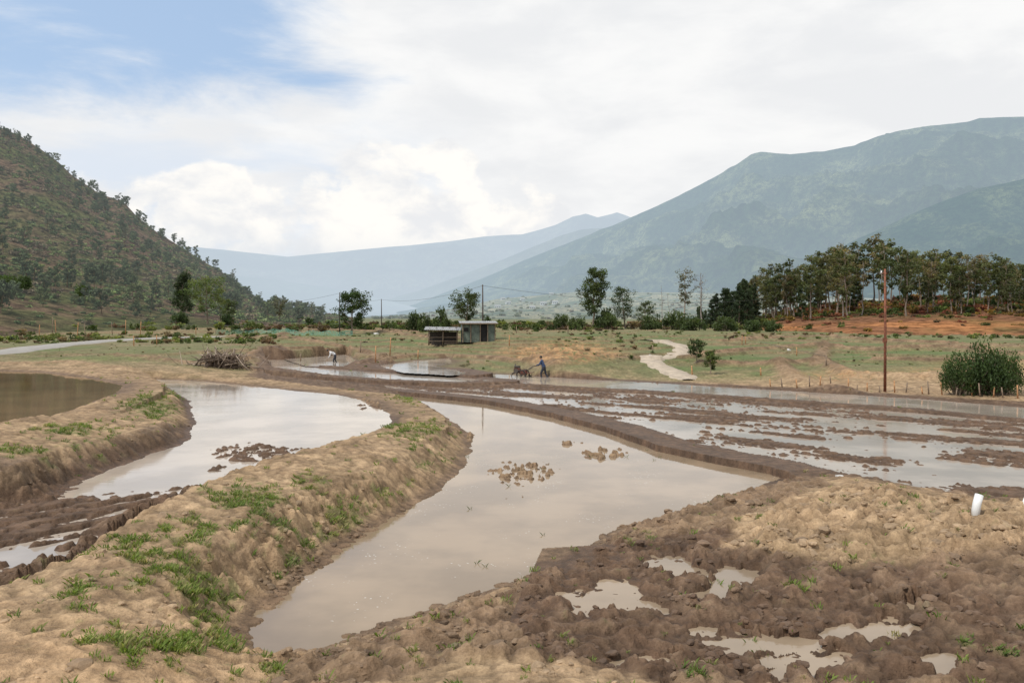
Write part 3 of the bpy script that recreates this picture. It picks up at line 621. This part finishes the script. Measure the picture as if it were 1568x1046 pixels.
keep=np.where(rng.random(k)<(np.clip(gg,0,1)**1.2*.18+.0012*(gy<45)))[0][:20000]
inw0=terrain(gx[keep],gy[keep])[4]; ok_=np.min(np.stack([inw0[q] for q in inw0]),0)>.15
keep=keep[ok_]
it=[(TF[R.choice([0,0,1,1,2,3])],(gx[i],gy[i],gh[i]),R.uniform(.4,1.35)*(1 if rd[i]<25 else 1.3),R.uniform(0,6),(1,1,1)) for i in keep]
place_mass("grass",it,[BK,LEAF]); print("tufts",len(it))
it=[]
ST=tuft(99,4,.13,.004,.04,(.12,.15,.07))
for u,v in [(730,862),(742,868),(832,820),(1002,705),(715,700),(990,690),(830,720),(905,700),(780,745),(720,780),(1010,700),(960,700)]:
    x,y=P(u,v,0); it.append((ST,(x,y,-.02),R.uniform(.7,1.1),R.random()*6,(1,1,1)))
place_mass("reed_stems",it,[BK,LEAF])
# ---------------------------------------------------------------- soil clods
import bmesh
def ico(seed,sub_=2):
    bm=bmesh.new(); bmesh.ops.create_icosphere(bm,subdivisions=sub_,radius=1); Rn=np.random.default_rng(seed)
    V=np.array([v.co[:] for v in bm.verts]); F=np.array([[v.index for v in f.verts] for f in bm.faces]); bm.free()
    D=Rn.normal(size=(7,3)); D/=np.linalg.norm(D,axis=1)[:,None]
    for d in D:
        m_=V@d; V=V-np.outer(np.clip(m_-(.45+.35*Rn.random()),0,9)*.9,d)
    V*=1+.10*np.sin(V@Rn.normal(size=3)*4+1)[:,None]; V*=np.array([1,.85,.6])
    return V,F,np.ones((len(V),3)),np.zeros(len(F))
IC=[ico(i) for i in range(7)]
cm,nt,b=mat("soil_clod"); cc=ATTR(nt,"Col"); n=NOISE(nt,POS(nt),14,4,.65)
nt.links.new(MIX(nt,1.0,cc,MIX(nt,MR(nt,n,.3,.7),(.78,.78,.78),(1.15,1.15,1.15)),'MULTIPLY'),b.inputs["Base Color"]); b.inputs["Roughness"].default_value=.85; BUMP(nt,n,.8,.04,b)
k=110000; th=rng.uniform(-.62,.62,k); rd=np.exp(rng.uniform(math.log(8.5),math.log(34),k)); gx,gy=rd*np.sin(th),rd*np.cos(th)
gh,gc,gw,gg,wt,gsp,gU,gV=terrain(gx,gy)
inw=np.min(np.stack([wt[q] for q in wt]),0)
inp=(gsp<0)&(gh<PUD_L+.02)
clump=sstep(-.25,.35,fbm(gx*.9,gy*.9,3,710))
pz=(1.2*warped(gU,gV,1350,800,280,55)+.75*warped(gU,gV,1250,930,420,120)+.14*(gU<700)*(gV>640)+.45*warped(gU,gV,700,1000,300,60))*clump+.9*np.exp(-(wt['A']/.9)**2)*(gU>400)*(gV>760)
keep=np.where((rng.random(k)<np.clip(pz,0,1.3)*.13)&(inw>.05)&(~inp))[0][:8500]
it=[]
for i in keep:
    pl_=(gV[i]<850 and gU[i]>1100)
    s=min(.2,.022+abs(R.gauss(0,.038)))*(1.45 if pl_ else 1.05); w=R.uniform(.78,1.1)
    it.append((R.choice(IC),(gx[i],gy[i],gh[i]-s*.08),(s,s*R.uniform(.7,1.1),s),R.uniform(0,6),gc[i]*w))
place_mass("soil_clods",it,[cm])
# ---------------------------------------------------------------- roads
def road_strip(name,PTS,wd0,m,taper=True,lift=.05):
    rp=[Vector((x,y,0)) for x,y in PTS]; dense=[]
    for a,b_ in zip(rp[:-1],rp[1:]):
        for i in range(8): dense.append(a.lerp(b_,i/8))
    sm=[sum((dense[max(0,min(len(dense)-1,i+k))] for k in range(-4,5)),Vector())/9 for i in range(len(dense))]
    V=[];F=[]
    for i,p in enumerate(sm):
        d=(sm[min(i+1,len(sm)-1)]-sm[max(i-1,0)]).normalized(); nn=Vector((-d.y,d.x,0))
        zc=max(hz(p.x,p.y),hz(*(p+nn*wd0)[:2]),hz(*(p-nn*wd0)[:2]))+lift; wd=wd0*(1 if (i<len(sm)-8 or not taper) else .4+.6*(len(sm)-i)/8)
        for k,o_ in enumerate((-1.5,-1.05,0,1.05,1.5)):
            q=p+nn*o_*wd*(1+.12*math.sin(i*.9)); V.append((q.x,q.y,zc-(.5 if abs(o_)>1.4 else 0)+(.03 if o_==0 else 0)))
        if i:
            for k in range(4): F.append(((i-1)*5+k,(i-1)*5+k+1,i*5+k+1,i*5+k))
    link(bpy.data.objects.new(name,np_mesh(name,V,np.array(F),[m],None,None,True)))
road_strip("dirt_road",ROAD,.75,simple("pale_dirt",(.40,.33,.25),.95,0,.2,2))
road_strip("road",ROAD2,1.7,simple("grey_road_surface",(.30,.275,.24),.7,0,.15,1.2),False)
# ---------------------------------------------------------------- primitives for props
def box(name,size,loc,m,parent,rot=(0,0,0),bev=.01):
    bm=bmesh.new(); bmesh.ops.create_cube(bm,size=1); bmesh.ops.scale(bm,vec=size,verts=bm.verts)
    if bev: bmesh.ops.bevel(bm,geom=bm.edges[:],offset=min(bev,min(size)*.3),segments=2,affect='EDGES')
    me=bpy.data.meshes.new(name); bm.to_mesh(me); bm.free(); me.materials.append(m)
    o=bpy.data.objects.new(name,me); o.location=loc; o.rotation_euler=rot; return link(o,parent)
def rod(name,pts,rads,m,parent=None,n=10,smooth=True):
    if not hasattr(rads,'__len__'): rads=[rads]*len(pts)
    V,F=tube(pts,rads,n)
    bm=bmesh.new(); vs=[bm.verts.new(v) for v in V]
    for f in F: bm.faces.new([vs[i] for i in f])
    bm.faces.new(vs[:n][::-1]); bm.faces.new(vs[-n:])
    me=bpy.data.meshes.new(name); bm.to_mesh(me); bm.free(); me.materials.append(m)
    for p in me.polygons: p.use_smooth=smooth and len(p.vertices)==4
    o=bpy.data.objects.new(name,me); return link(o,parent)
wood=simple("weathered_wood",(.22,.16,.11),.9); post_m=simple("orange_post",(.42,.22,.10),.85); rust=simple("rusty_pole",(.20,.075,.04),.8,.2); dark=simple("dark_wood",(.07,.055,.045),.9)
tin=simple("corrugated_tin",(.34,.34,.33),.55,.5,.3,3); green_tin=simple("green_sheet",(.12,.145,.115),.8,0,.35,2); black=simple("interior_shade",(.015,.013,.012),.9); wire_m=simple("wire",(.08,.08,.08),.6)  # black: flat near-black painted as the shade inside doorways and windows
white=simple("white_plastic",(.75,.75,.73),.4,0,.05)
def pole(name,u,vb,vt,d,m,r=.09,arm=True):
    x=(u-UC)/FPX*d; z=hz(x,d); H=HC+(VH-vt)/FPX*d-z
    e=empty(name,(x,d,z)); rod("shaft",[(0,0,-.4),(.02,0,H*.5),(0,0,H)],[r,r*.85,r*.65],m,e)
    return Vector((x,d,z+H-.12)),e,H
p1,_,_=pole("utility_pole",739,518,436,88,dark,.1); p2,_,_=pole("utility_pole",584,490,458,150,dark,.1); p3,_,_=pole("utility_pole",520,487,448,120,dark,.09)
g=ground(1355,600,.5); p4,e4,H4=pole("utility_pole",1355,600,412,g.y,rust,.08)
rod("bracket",[(-.22,0,H4-.25),(.12,0,H4-.25)],.03,rust,e4); rod("insulator",[(-.2,0,H4-.25),(-.2,0,H4-.1)],[.05,.03],white,e4)
box("clamp_box",(.2,.14,.26),(0,0,H4*.42),rust,e4)
def wire(a,b_,sag):
    pts=[]
    for i in range(25):
        t=i/24; p=a.lerp(b_,t); pts.append((p.x,p.y,p.z-sag*4*t*(1-t)))
    rod("power_line",pts,.016,wire_m,None,5)
x5=(1180-UC)/FPX*150; wire(p1,Vector((x5,150,8)),1.4); wire(p1,p2,.8); wire(p2,p3,.6); wire(p3,Vector((-70,200,8)),1.)
# fence posts
posts=[(80,514,486),(86,514,490),(118,520,494),(131,518,496),(192,513,490),(215,513,492),(172,514,494),(60,516,498),(597,545,517),(552,540,522),(575,555,530),(780,530,513),(791,512,500),(1136,528,514),(1142,528,516),(1265,560,543),(1220,545,532),(640,550,536),(460,545,532),(1060,575,560),(1165,575,563),(870,512,500),(240,528,513),(205,530,515),(1000,540,528),(300,513,502)]
fe=empty("wire_fence",(0,0,0)); tops=[]
for i,(u,vb,vt) in enumerate(posts):
    g=ground(u,max(vb,512),1.5); Hn=(vb-vt)/FPX*g.y; lx=R.uniform(-.08,.08)*Hn
    rod("post",[(g.x,g.y,g.z-.2),(g.x+lx*.5,g.y,g.z+Hn*.5),(g.x+lx,g.y,g.z+Hn)],[.055,.05,.045],post_m if i%3 else wood,fe,7); tops.append((g.x+lx,g.y,g.z+Hn*.85))
for a,b_ in [(3,2),(2,4),(4,5),(8,9),(13,15)]:
    A0,B0=Vector(tops[a]),Vector(tops[b_]); rod("strand",[A0,(A0+B0)/2-Vector((0,0,.08)),B0],.012,wire_m,fe,4)
for i in range(22):
    u=1180+i*19+R.uniform(-5,5); v=592+i*.9; g=ground(u,v,.6); Hn=R.uniform(.3,.7); rod("post",[(g.x,g.y,g.z-.1),(g.x+R.uniform(-.1,.1),g.y,g.z+Hn)],[.04,.03],wood if i%2 else post_m,fe,6)
nm,nt,b=mat("green_netting"); b.inputs["Base Color"].default_value=(.16,.34,.25,1); tr=nt.nodes.new("ShaderNodeBsdfTransparent"); mx=nt.nodes.new("ShaderNodeMixShader")
n=NOISE(nt,POS(nt),3,3); nt.links.new(MR(nt,n,.35,.65,.25,.7),mx.inputs[0]); nt.links.new(tr.outputs[0],mx.inputs[1]); nt.links.new(b.outputs[0],mx.inputs[2]); nt.links.new(mx.outputs[0],nt.nodes["Material Output"].inputs[0])
V=[];F=[]; NN=60
for i in range(NN):
    f=i/(NN-1); u=330+f*210; d=118+6*math.sin(f*5); x=(u-UC)/FPX*d; z=hz(x,d); V+=[(x,d,z-.05),(x,d+.05*math.sin(i),z+.65+.12*math.sin(i*.8))]
    if i: F.append((2*i-2,2*i,2*i+1,2*i-1))
ne=empty("netting_fence"); o=bpy.data.objects.new("net",np_mesh("net",V,np.array(F),[nm])); link(o,ne)
for i in range(0,NN,6): rod("stake",[(V[2*i][0],V[2*i][1],V[2*i][2]-.2),(V[2*i][0],V[2*i][1],V[2*i][2]+1.)],.03,wood,ne,6)
# ---------------------------------------------------------------- tin shed & shelter
def corr(name,w,l,m,parent,loc,rot,n=60,amp=.02):
    V=[];F=[]
    for i in range(n+1):
        x=-w/2+w*i/n; z=amp*math.sin(i*math.pi/1.5)
        V+=[(x,-l/2,z),(x,l/2,z)]
        if i: F.append((2*i-2,2*i,2*i+1,2*i-1))
    me=np_mesh(name,V,np.array(F),[m]); o=bpy.data.objects.new(name,me); o.location=loc; o.rotation_euler=rot
    s=o.modifiers.new("s",'SOLIDIFY'); s.thickness=.012; return link(o,parent)
d=86; x=(732-UC)/FPX*d; z=hz(x,d); sh=empty("tin_shed",(x,d,z-.05),.12)
W=3.5; 
box("back_wall",(W,.06,1.95),(0,1.25,.97),green_tin,sh); box("left_wall",(.06,2.5,1.9),(-W/2,0,.95),green_tin,sh); box("right_wall",(.06,2.5,1.9),(W/2,0,.95),green_tin,sh)
for (cx,w_) in ((-1.35,.8),(-.35,.95),(1.35,.8)): corr("front_sheet",w_,1.95,green_tin,sh,(cx,-1.25,.98),(math.pi/2,0,0),18,.015)
box("dark_doorway",(.75,.04,1.8),(.5,-1.2,.9),black,sh); box("lintel",(W,.08,.12),(0,-1.3,1.98),wood,sh)  # open doorway drawn as a near-black panel, its inner shade painted
for sx in (-1.72,-.88,.14,.93,1.72): box("frame_post",(.09,.09,2.1),(sx,-1.31,1.03),wood,sh)
box("window_gap",(.5,.05,.4),(-1.35,-1.27,1.35),black,sh)
corr("roof",4.1,3.3,tin,sh,(0,0,2.14),(.07,0,0),60,.025); box("eave_board",(4.0,.05,.12),(0,-1.62,2.0),wood,sh)
x2=(679-UC)/FPX*d; s2=empty("open_shelter",(x2,d-.5,hz(x2,d)-.05),.05)
for sx in (-1.5,0,1.5):
    for sy in (-1,1): rod("support_post",[(sx,sy,0),(sx+.03,sy,1.65+.12*sy)],.05,wood,s2,7)
corr("roof",3.9,2.9,tin,s2,(0,0,1.78),(.1,0.02,0),56,.025)
for sy in (-1,1): rod("beam",[(-1.7,sy,1.65+.1*sy),(1.7,sy,1.65+.1*sy)],.05,wood,s2,6)
for zz in (.45,.85): rod("side_rail",[(-1.5,-1,zz),(1.5,-1,zz)],.035,wood,s2,6)
stm=simple("stone",(.3,.28,.25))
for i in range(5): box("roof_stone",(.18,.14,.1),(-1.4+i*.7,-.6+.3*(i%2),1.86),stm,s2,(0,0,i))
box("back_boards",(3.0,.05,1.3),(0,1.02,.75),dark,s2); box("stored_crate",(1.1,.7,.6),(-.7,.3,.3),dark,s2); box("plank_stack",(1.4,.5,.3),(.8,.4,.16),wood,s2)
# distant houses on foothills
hm,nt,b=mat("whitewash"); b.inputs["Base Color"].default_value=(.55,.54,.52,1); emission_haze(nt,b.outputs[0],2100,(.48,.57,.60))
rf,nt,b=mat("house_roof"); b.inputs["Base Color"].default_value=(.32,.30,.29,1); emission_haze(nt,b.outputs[0],2100,(.48,.57,.60))
def house(name,loc,w,l,h,rot):
    e=empty(name,loc,rot); box("walls",(w,l,h),(0,0,h/2-.5),hm,e,bev=.05)
    bm=bmesh.new(); a=w/2+.6; c=l/2+.6; vs=[bm.verts.new(q) for q in [(-a,-c,h-.5),(a,-c,h-.5),(a,c,h-.5),(-a,c,h-.5),(-a,0,h+1.),(a,0,h+1.)]]
    for f in [(0,1,5,4),(2,3,4,5),(1,2,5),(3,0,4),(3,2,1,0)]: bm.faces.new([vs[i] for i in f])
    me=bpy.data.meshes.new("roof"); bm.to_mesh(me); bm.free(); me.materials.append(rf); link(bpy.data.objects.new("roof",me),e)
    for k in range(3): box("window",(1.,.1,1.1),(-w/3+k*w/3,-l/2-.03,h*.45),black,e,bev=0)
for u,t,s in [(762,.6,1.),(778,.75,.9),(832,.6,1.),(850,.7,1.),(800,.85,.8),(770,.9,.8),(844,.9,.8),(870,.45,.9),(700,.6,.7),(815,.45,.8)]:
    p=foot(u,t); house("farmhouse",p,9*s,7*s,5*s,R.uniform(-.5,.5))
# ---------------------------------------------------------------- brush pile
bp=ground(338,560,1.2); be=empty("dead_branch_pile",bp,0,1.35); be.scale=(1.2,1.2,1.45)
Rn=np.random.default_rng(3); gw=simple("grey_dead_wood",(.30,.235,.18),.95); dw=simple("dark_dead_wood",(.10,.07,.05),.95)
for i in range(120):
    a=Rn.uniform(0,6.28); L=Rn.uniform(.4,1.8); c=Rn.normal(size=3)*np.array([.85,.55,.22]); c[2]=abs(c[2])*.9+.35*max(0,1-abs(c[0])/1.5)
    el=Rn.uniform(-.25,1.1); dv=np.array([math.cos(a)*math.cos(el),math.sin(a)*math.cos(el),math.sin(el)])
    r0=Rn.uniform(.01,.045); pts=[c-dv*L/2,c+Rn.normal(size=3)*.08,c+dv*L/2+Rn.normal(size=3)*.1]; pts=[np.array([p[0],p[1],max(p[2],-.1)]) for p in pts]
    rod("branch",pts,[r0,r0*.8,r0*.35],gw if i%2 else dw,be,6)
for i in range(4):
    q=np.array([-.6+.45*i,-.2+.1*i,.25]); rod("stump",[q-np.array([0,0,.5]),q+np.array([.05,0,.4])],[.28,.2],dw,be,10)
    for k in range(6):
        a=k*1.05+i; rod("root",[q,q+np.array([math.cos(a)*.35,math.sin(a)*.35,.35]),q+np.array([math.cos(a)*.6,math.sin(a)*.6,.2+.6*Rn.random()])],[.09,.05,.015],gw,be,5)
prk=simple("pale_rock",(.5,.48,.45))
for u,v,s in [(1208,537,.3),(996,545,.3),(576,512,.5),(1285,728,.12)]:
    g=ground(u,v,1.2)
    Vv,Ff,_,_=ico(u); o=bpy.data.objects.new("rock",np_mesh("rock",Vv*s*np.array([1,1,1.2]),Ff,[prk],None,None,False)); o.location=g; link(o)
# white pipe
for (u,v,L) in [(1492,790,.42),(1569,784,.25)]:
    g=ground(u,v,.6); e=empty("plastic_pipe",g); 
    rod("tube",[(0,0,-.1),(.07,.04,L*.5),(.14,.08,L*.9)],[.075,.075,.075],white,e,16); rod("opening",[(.138,.079,L*.885),(.1425,.0815,L*.9+.006)],.06,tin,e,16)
# ---------------------------------------------------------------- people
def figure(parent,J,E,label,mats,fingers=()):
    names=list(J); me=bpy.data.meshes.new("sk"); me.from_pydata([J[n][0] for n in names],[(names.index(a),names.index(b_)) for a,b_ in E],[])
    o=bpy.data.objects.new("body",me); link(o); sk=o.modifiers.new("Skin",'SKIN'); ss=o.modifiers.new("Sub",'SUBSURF'); ss.levels=2; ss.render_levels=2
    for i,n in enumerate(names):
        r=J[n][1]; me.skin_vertices[0].data[i].radius=(r if hasattr(r,'__len__') else (r,r)); me.skin_vertices[0].data[i].use_root=(n=='pelvis')
    dg=bpy.context.evaluated_depsgraph_get(); dg.update(); m2=bpy.data.meshes.new_from_object(o.evaluated_get(dg)); bpy.data.objects.remove(o)
    m2.materials.clear()
    for m_ in mats: m2.materials.append(m_)
    segs=[(np.array(J[a][0]),np.array(J[b_][0]),label(a,b_)) for a,b_ in E]
    for p in m2.polygons:
        c=np.array(p.center); best=9;k=0
        for a,b_,l in segs:
            ex=b_-a; t=np.clip(np.dot(c-a,ex)/np.dot(ex,ex),0,1); dd=np.linalg.norm(c-a-t*ex)
            if dd<best: best=dd;k=l
        p.material_index=k; p.use_smooth=True
    return link(bpy.data.objects.new("body",m2),parent)
skin=simple("skin",(.30,.17,.10),.6,0,.1); hair=simple("hair",(.012,.01,.009),.6); lips=simple("lips",(.22,.09,.07))
def person(name,loc,rot,pose,top,bottom):
    e=empty(name,loc,rot)
    J=pose; 
    E=[('pelvis','waist'),('waist','chest'),('chest','neck'),('neck','headlow'),('headlow','headmid'),('headmid','headtop'),
       ('chest','shL'),('shL','elL'),('elL','wrL'),('wrL','paL'),('chest','shR'),('shR','elR'),('elR','wrR'),('wrR','paR'),
       ('pelvis','hipL'),('hipL','knL'),('knL','anL'),('anL','toL'),('pelvis','hipR'),('hipR','knR'),('knR','anR'),('anR','toR')]
    def lab(a,b_):
        if b_ in('headlow','headmid','headtop'): return 0
        if b_ in ('paL','paR'): return 0
        if b_ in('toL','toR'): return 3
        if b_.startswith(('hip','kn','an')): return 2
        return 1
    figure(e,J,E,lab,[skin,top,bottom,hair])
    hm_=np.array(J['headmid'][0]); nk=np.array(J['neck'][0]); up=hm_-nk; up/=np.linalg.norm(up); fw=np.array([1,0,0.])-up*up[0]; fw/=np.linalg.norm(fw); sd=np.cross(up,fw)
    def blob(n,c,s,m):
        bm=bmesh.new(); bmesh.ops.create_icosphere(bm,subdivisions=3,radius=1); Mx=Matrix((fw,sd,up)).transposed()
        for v in bm.verts: v.co=Vector(c)+Mx@Vector((v.co.x*s[0],v.co.y*s[1],v.co.z*s[2]))
        me=bpy.data.meshes.new(n); bm.to_mesh(me); bm.free(); me.materials.append(m)
        for p in me.polygons:p.use_smooth=True
        return link(bpy.data.objects.new(n,me),e)
    blob("hair",hm_+up*.045-fw*.022,(.102,.088,.095),hair); blob("nose",hm_+fw*.095-up*.015,(.02,.013,.022),skin)
    for q in (-1,1): blob("ear",hm_+sd*q*.08-up*.01,(.018,.01,.03),skin); blob("eye",hm_+fw*.083+sd*q*.032+up*.012,(.008,.012,.007),hair)
    blob("mouth",hm_+fw*.083-up*.05,(.01,.025,.006),lips)
    for s_ in 'LR':
        pa=np.array(J['pa'+s_][0]); wr=np.array(J['wr'+s_][0]); dv=pa-wr; dv/=np.linalg.norm(dv); yy=np.array([0,1,0.])
        for k in range(4):
            b0=pa+yy*(k-1.5)*.02; L=(.07,.08,.075,.06)[k]; rod("finger",[b0,b0+dv*L*.5,b0+dv*L*.7+np.array([0,0,-.03])],[.010,.009,.007],skin,e,6)
        b0=pa-dv*.03; rod("thumb",[b0,b0+yy*(.04 if s_=='L' else -.04)+dv*.03],[.011,.008],skin,e,6)
    return e
blue=simple("blue_jacket",(.035,.06,.13),.8); navy=simple("dark_trousers",(.03,.033,.045),.85); shirt=simple("white_shirt",(.62,.62,.62),.8,0,.1)
def J_walk():
    return {'pelvis':((0,0,.88),(.13,.15)),'waist':((.05,0,1.02),(.12,.14)),'chest':((.13,0,1.26),(.13,.17)),'neck':((.19,0,1.42),.055),'headlow':((.22,0,1.48),.062),'headmid':((.24,0,1.56),(.088,.076)),'headtop':((.245,0,1.64),.06),
    'shL':((.15,.19,1.34),.065),'elL':((.27,.24,1.10),.048),'wrL':((.50,.22,1.03),.034),'paL':((.56,.22,1.02),(.02,.038)),
    'shR':((.15,-.19,1.34),.065),'elR':((.27,-.24,1.10),.048),'wrR':((.50,-.22,1.03),.034),'paR':((.56,-.22,1.02),(.02,.038)),
    'hipL':((.02,.10,.82),.10),'knL':((.20,.11,.46),.068),'anL':((.12,.11,.08),.05),'toL':((.28,.11,.03),.04),
    'hipR':((-.02,-.10,.82),.10),'knR':((-.08,-.11,.46),.068),'anR':((-.30,-.11,.09),.05),'toR':((-.16,-.11,.03),.04)}
def J_bend():
    return {'pelvis':((-.1,0,.86),(.13,.15)),'waist':((.03,0,.97),(.12,.14)),'chest':((.28,0,1.10),(.13,.17)),'neck':((.43,0,1.19),.055),'headlow':((.48,0,1.21),.062),'headmid':((.55,0,1.25),(.088,.076)),'headtop':((.61,0,1.30),.06),
    'shL':((.33,.19,1.08),.065),'elL':((.42,.22,.80),.048),'wrL':((.55,.14,.62),.034),'paL':((.59,.12,.58),(.02,.038)),
    'shR':((.33,-.19,1.08),.065),'elR':((.35,-.24,.82),.048),'wrR':((.42,-.10,.68),.034),'paR':((.46,-.06,.66),(.02,.038)),
    'hipL':((-.08,.11,.80),.10),'knL':((.10,.15,.44),.068),'anL':((.02,.16,.07),.05),'toL':((.18,.16,.03),.04),
    'hipR':((-.12,-.11,.80),.10),'knR':((-.08,-.15,.44),.068),'anR':((-.25,-.16,.07),.05),'toR':((-.10,-.16,.03),.04)}
g=ground(833,578,.45); tz=g.z-.08
person("farmer",(g.x,g.y,tz),math.pi-.35,J_walk(),blue,navy)
te=empty("power_tiller",(g.x,g.y,tz),math.pi-.35)
red=simple("tiller_paint",(.14,.05,.035),.5,.1); metal=simple("muddy_metal",(.10,.085,.07),.6,.5); tyre=simple("tyre",(.03,.027,.025),.9)
for sy in (-1,1):
    rod("handlebar",[(.50,sy*.22,1.0),(.75,sy*.21,.97),(1.1,sy*.14,.72),(1.45,sy*.08,.62)],.022,metal,te); rod("grip",[(.46,sy*.22,1.0),(.64,sy*.22,.985)],.03,tyre,te)
    c=np.array([1.55,sy*.42,.34]); 
    rim=[(c[0]+.32*math.cos(a),c[1],c[2]+.32*math.sin(a)) for a in np.linspace(0,2*math.pi,25)]; rod("wheel_rim",rim,.045,tyre,te,8)
    for k in range(14):
        a=k*2*math.pi/14; rod("lug",[(c[0]+.31*math.cos(a),c[1]-.09,c[2]+.31*math.sin(a)),(c[0]+.40*math.cos(a+.1),c[1]+.09,c[2]+.40*math.sin(a+.1))],.02,metal,te,5)
    for k in range(5):
        a=k*2*math.pi/5; rod("spoke",[tuple(c),(c[0]+.31*math.cos(a),c[1],c[2]+.31*math.sin(a))],.015,metal,te,5)
rod("axle",[(1.55,-.45,.34),(1.55,.45,.34)],.03,metal,te)
box("gearbox",(.5,.26,.34),(1.5,0,.5),red,te,bev=.04); box("engine_block",(.48,.36,.36),(1.98,0,.62),red,te,bev=.05); box("fuel_tank",(.40,.30,.15),(1.96,0,.89),metal,te,bev=.05)
rod("flywheel",[(2.0,.19,.60),(2.0,.27,.60)],.17,metal,te,18); rod("exhaust",[(2.12,-.18,.72),(2.2,-.22,.95),(2.2,-.22,1.08)],.028,tyre,te); rod("cooling_hopper",[(2.14,0,.8),(2.14,0,1.0)],.07,metal,te)
box("bumper_frame",(.10,.42,.08),(2.28,0,.42),metal,te); rod("skid",[(2.28,0,.42),(2.42,0,.30),(2.40,0,.10)],.03,metal,te)
box("rotary_cover",(.46,.66,.05),(1.03,0,.48),red,te,(0,.15,0)); 
for k in range(12):
    a=k*1.7; y0=-.28+k*.05; rod("tine",[(1.03,y0,.24),(1.03+.16*math.cos(a),y0,.24+.16*math.sin(a)),(1.03+.21*math.cos(a+.4),y0+.02,.24+.21*math.sin(a+.4))],.012,metal,te,5)
rod("rotor_shaft",[(1.03,-.32,.24),(1.03,.32,.24)],.03,metal,te)
g=ground(512,557,.6); person("field_worker",(g.x,g.y,g.z-.07),math.pi+.3,J_bend(),shirt,navy)
he=empty("hoe",(g.x,g.y,g.z-.07),math.pi+.3); rod("handle",[(.42,-.06,.78),(.56,.1,.60),(1.0,.42,.04)],.02,wood,he,6); box("blade",(.05,.2,.16),(1.0,.42,.04),metal,he,(0,.4,0))
# ---------------------------------------------------------------- world, sun, camera
EL=math.radians(55); SA=math.radians(238)
w=bpy.data.worlds.new("World"); scene.world=w; w.use_nodes=True; nt=w.node_tree; bg=nt.nodes["Background"]
sky=nt.nodes.new("ShaderNodeTexSky"); sky.sky_type='NISHITA'; sky.sun_disc=False; sky.sun_elevation=EL; sky.sun_rotation=SA; sky.dust_density=2.0
gen=nt.nodes.new("ShaderNodeTexCoord").outputs["Generated"]
sp=nt.nodes.new("ShaderNodeSeparateXYZ"); nt.links.new(gen,sp.inputs[0]); dx,dy,dz=sp.outputs
az=M(nt,'ARCTAN2',dx,dy); el=M(nt,'ARCSINE',dz)
skc=MIX(nt,1.0,sky.outputs[0],(.15,.15,.15),'MULTIPLY')
skc=MIX(nt,.65,skc,(.50,.67,.91))
n1=NOISE(nt,MAPV(nt,gen,(1.6,1.6,5.0),(0,.22,0)),2.3,7,.6,.35)
n3=NOISE(nt,MAPV(nt,gen,(2,2,6),(0,-.1,0)),2.6,6,.55,.2)
blue_r=M(nt,'MULTIPLY',MR(nt,az,.02,-.40),MR(nt,el,.13,.30))
mask=MR(nt,M(nt,'SUBTRACT',M(nt,'ADD',n1,.35),M(nt,'MULTIPLY',blue_r,.50)),.32,.66)
wc=MIX(nt,MR(nt,n3,.36,.66),(.85,.86,.875),(.965,.965,.96))
colr=MIX(nt,mask,skc,wc)
hb=M(nt,'MULTIPLY',M(nt,'MULTIPLY',MR(nt,az,.0,-.25),MR(nt,el,.28,.16)),MR(nt,NOISE(nt,MAPV(nt,gen,(2,2,8)),3.2,5,.55,.2),.38,.62)); 
colr=MIX(nt,M(nt,'MULTIPLY',hb,.6),colr,(.68,.78,.92))
def cum(a0,e0_,ra,re,sc,off):
    ca2=M(nt,'DIVIDE',M(nt,'SUBTRACT',az,a0),ra); ce2=M(nt,'DIVIDE',M(nt,'SUBTRACT',el,e0_),re)
    cd=M(nt,'ADD',M(nt,'MULTIPLY',ca2,ca2),M(nt,'MULTIPLY',ce2,ce2))
    n2=NOISE(nt,MAPV(nt,gen,(1,1,1.5)),sc,7,.56,.2)
    return MR(nt,M(nt,'ADD',M(nt,'SUBTRACT',1.0,cd),M(nt,'MULTIPLY',M(nt,'SUBTRACT',n2,.5),4.6)),.25,.7)
cm_=M(nt,'MAXIMUM',cum(-.27,.11,.27,.08,9,0),cum(-.11,.13,.18,.09,10,0))
n4=NOISE(nt,MAPV(nt,gen,(1,1,1.8)),11,6,.58,.25); n5=NOISE(nt,MAPV(nt,gen,(1,1,2)),4,3,.5)
cc_=MIX(nt,MR(nt,M(nt,'ADD',M(nt,'MULTIPLY',n4,.7),M(nt,'MULTIPLY',n5,.3)),.42,.58),(.84,.85,.87),(1.04,1.01,.96))
colr=MIX(nt,M(nt,'MULTIPLY',cm_,.95),colr,cc_)
hzf=MR(nt,el,.115,.03); colr=MIX(nt,M(nt,'MULTIPLY',hzf,.8),colr,(.68,.745,.81))
nt.links.new(colr,bg.inputs[0]); bg.inputs[1].default_value=1.0
sl=bpy.data.lights.new("sun",'SUN'); sl.energy=3.0; sl.angle=math.radians(2.5); sl.color=(1,.94,.84)
so=bpy.data.objects.new("sun",sl); link(so)
dv=Vector((math.sin(SA)*math.cos(EL),math.cos(SA)*math.cos(EL),math.sin(EL))); so.rotation_euler=dv.to_track_quat('Z','Y').to_euler()
cam=bpy.data.cameras.new("camera"); co=bpy.data.objects.new("camera",cam); link(co)
co.location=(0,0,HC); co.rotation_euler=(math.pi/2,0,0); cam.lens=36*FPX/1568; cam.sensor_width=36; cam.shift_y=-(523-VH)/1568; cam.clip_end=60000; cam.clip_start=.05
scene.camera=co
scene.view_settings.view_transform='Standard'; scene.view_settings.look='None'; scene.view_settings.exposure=0
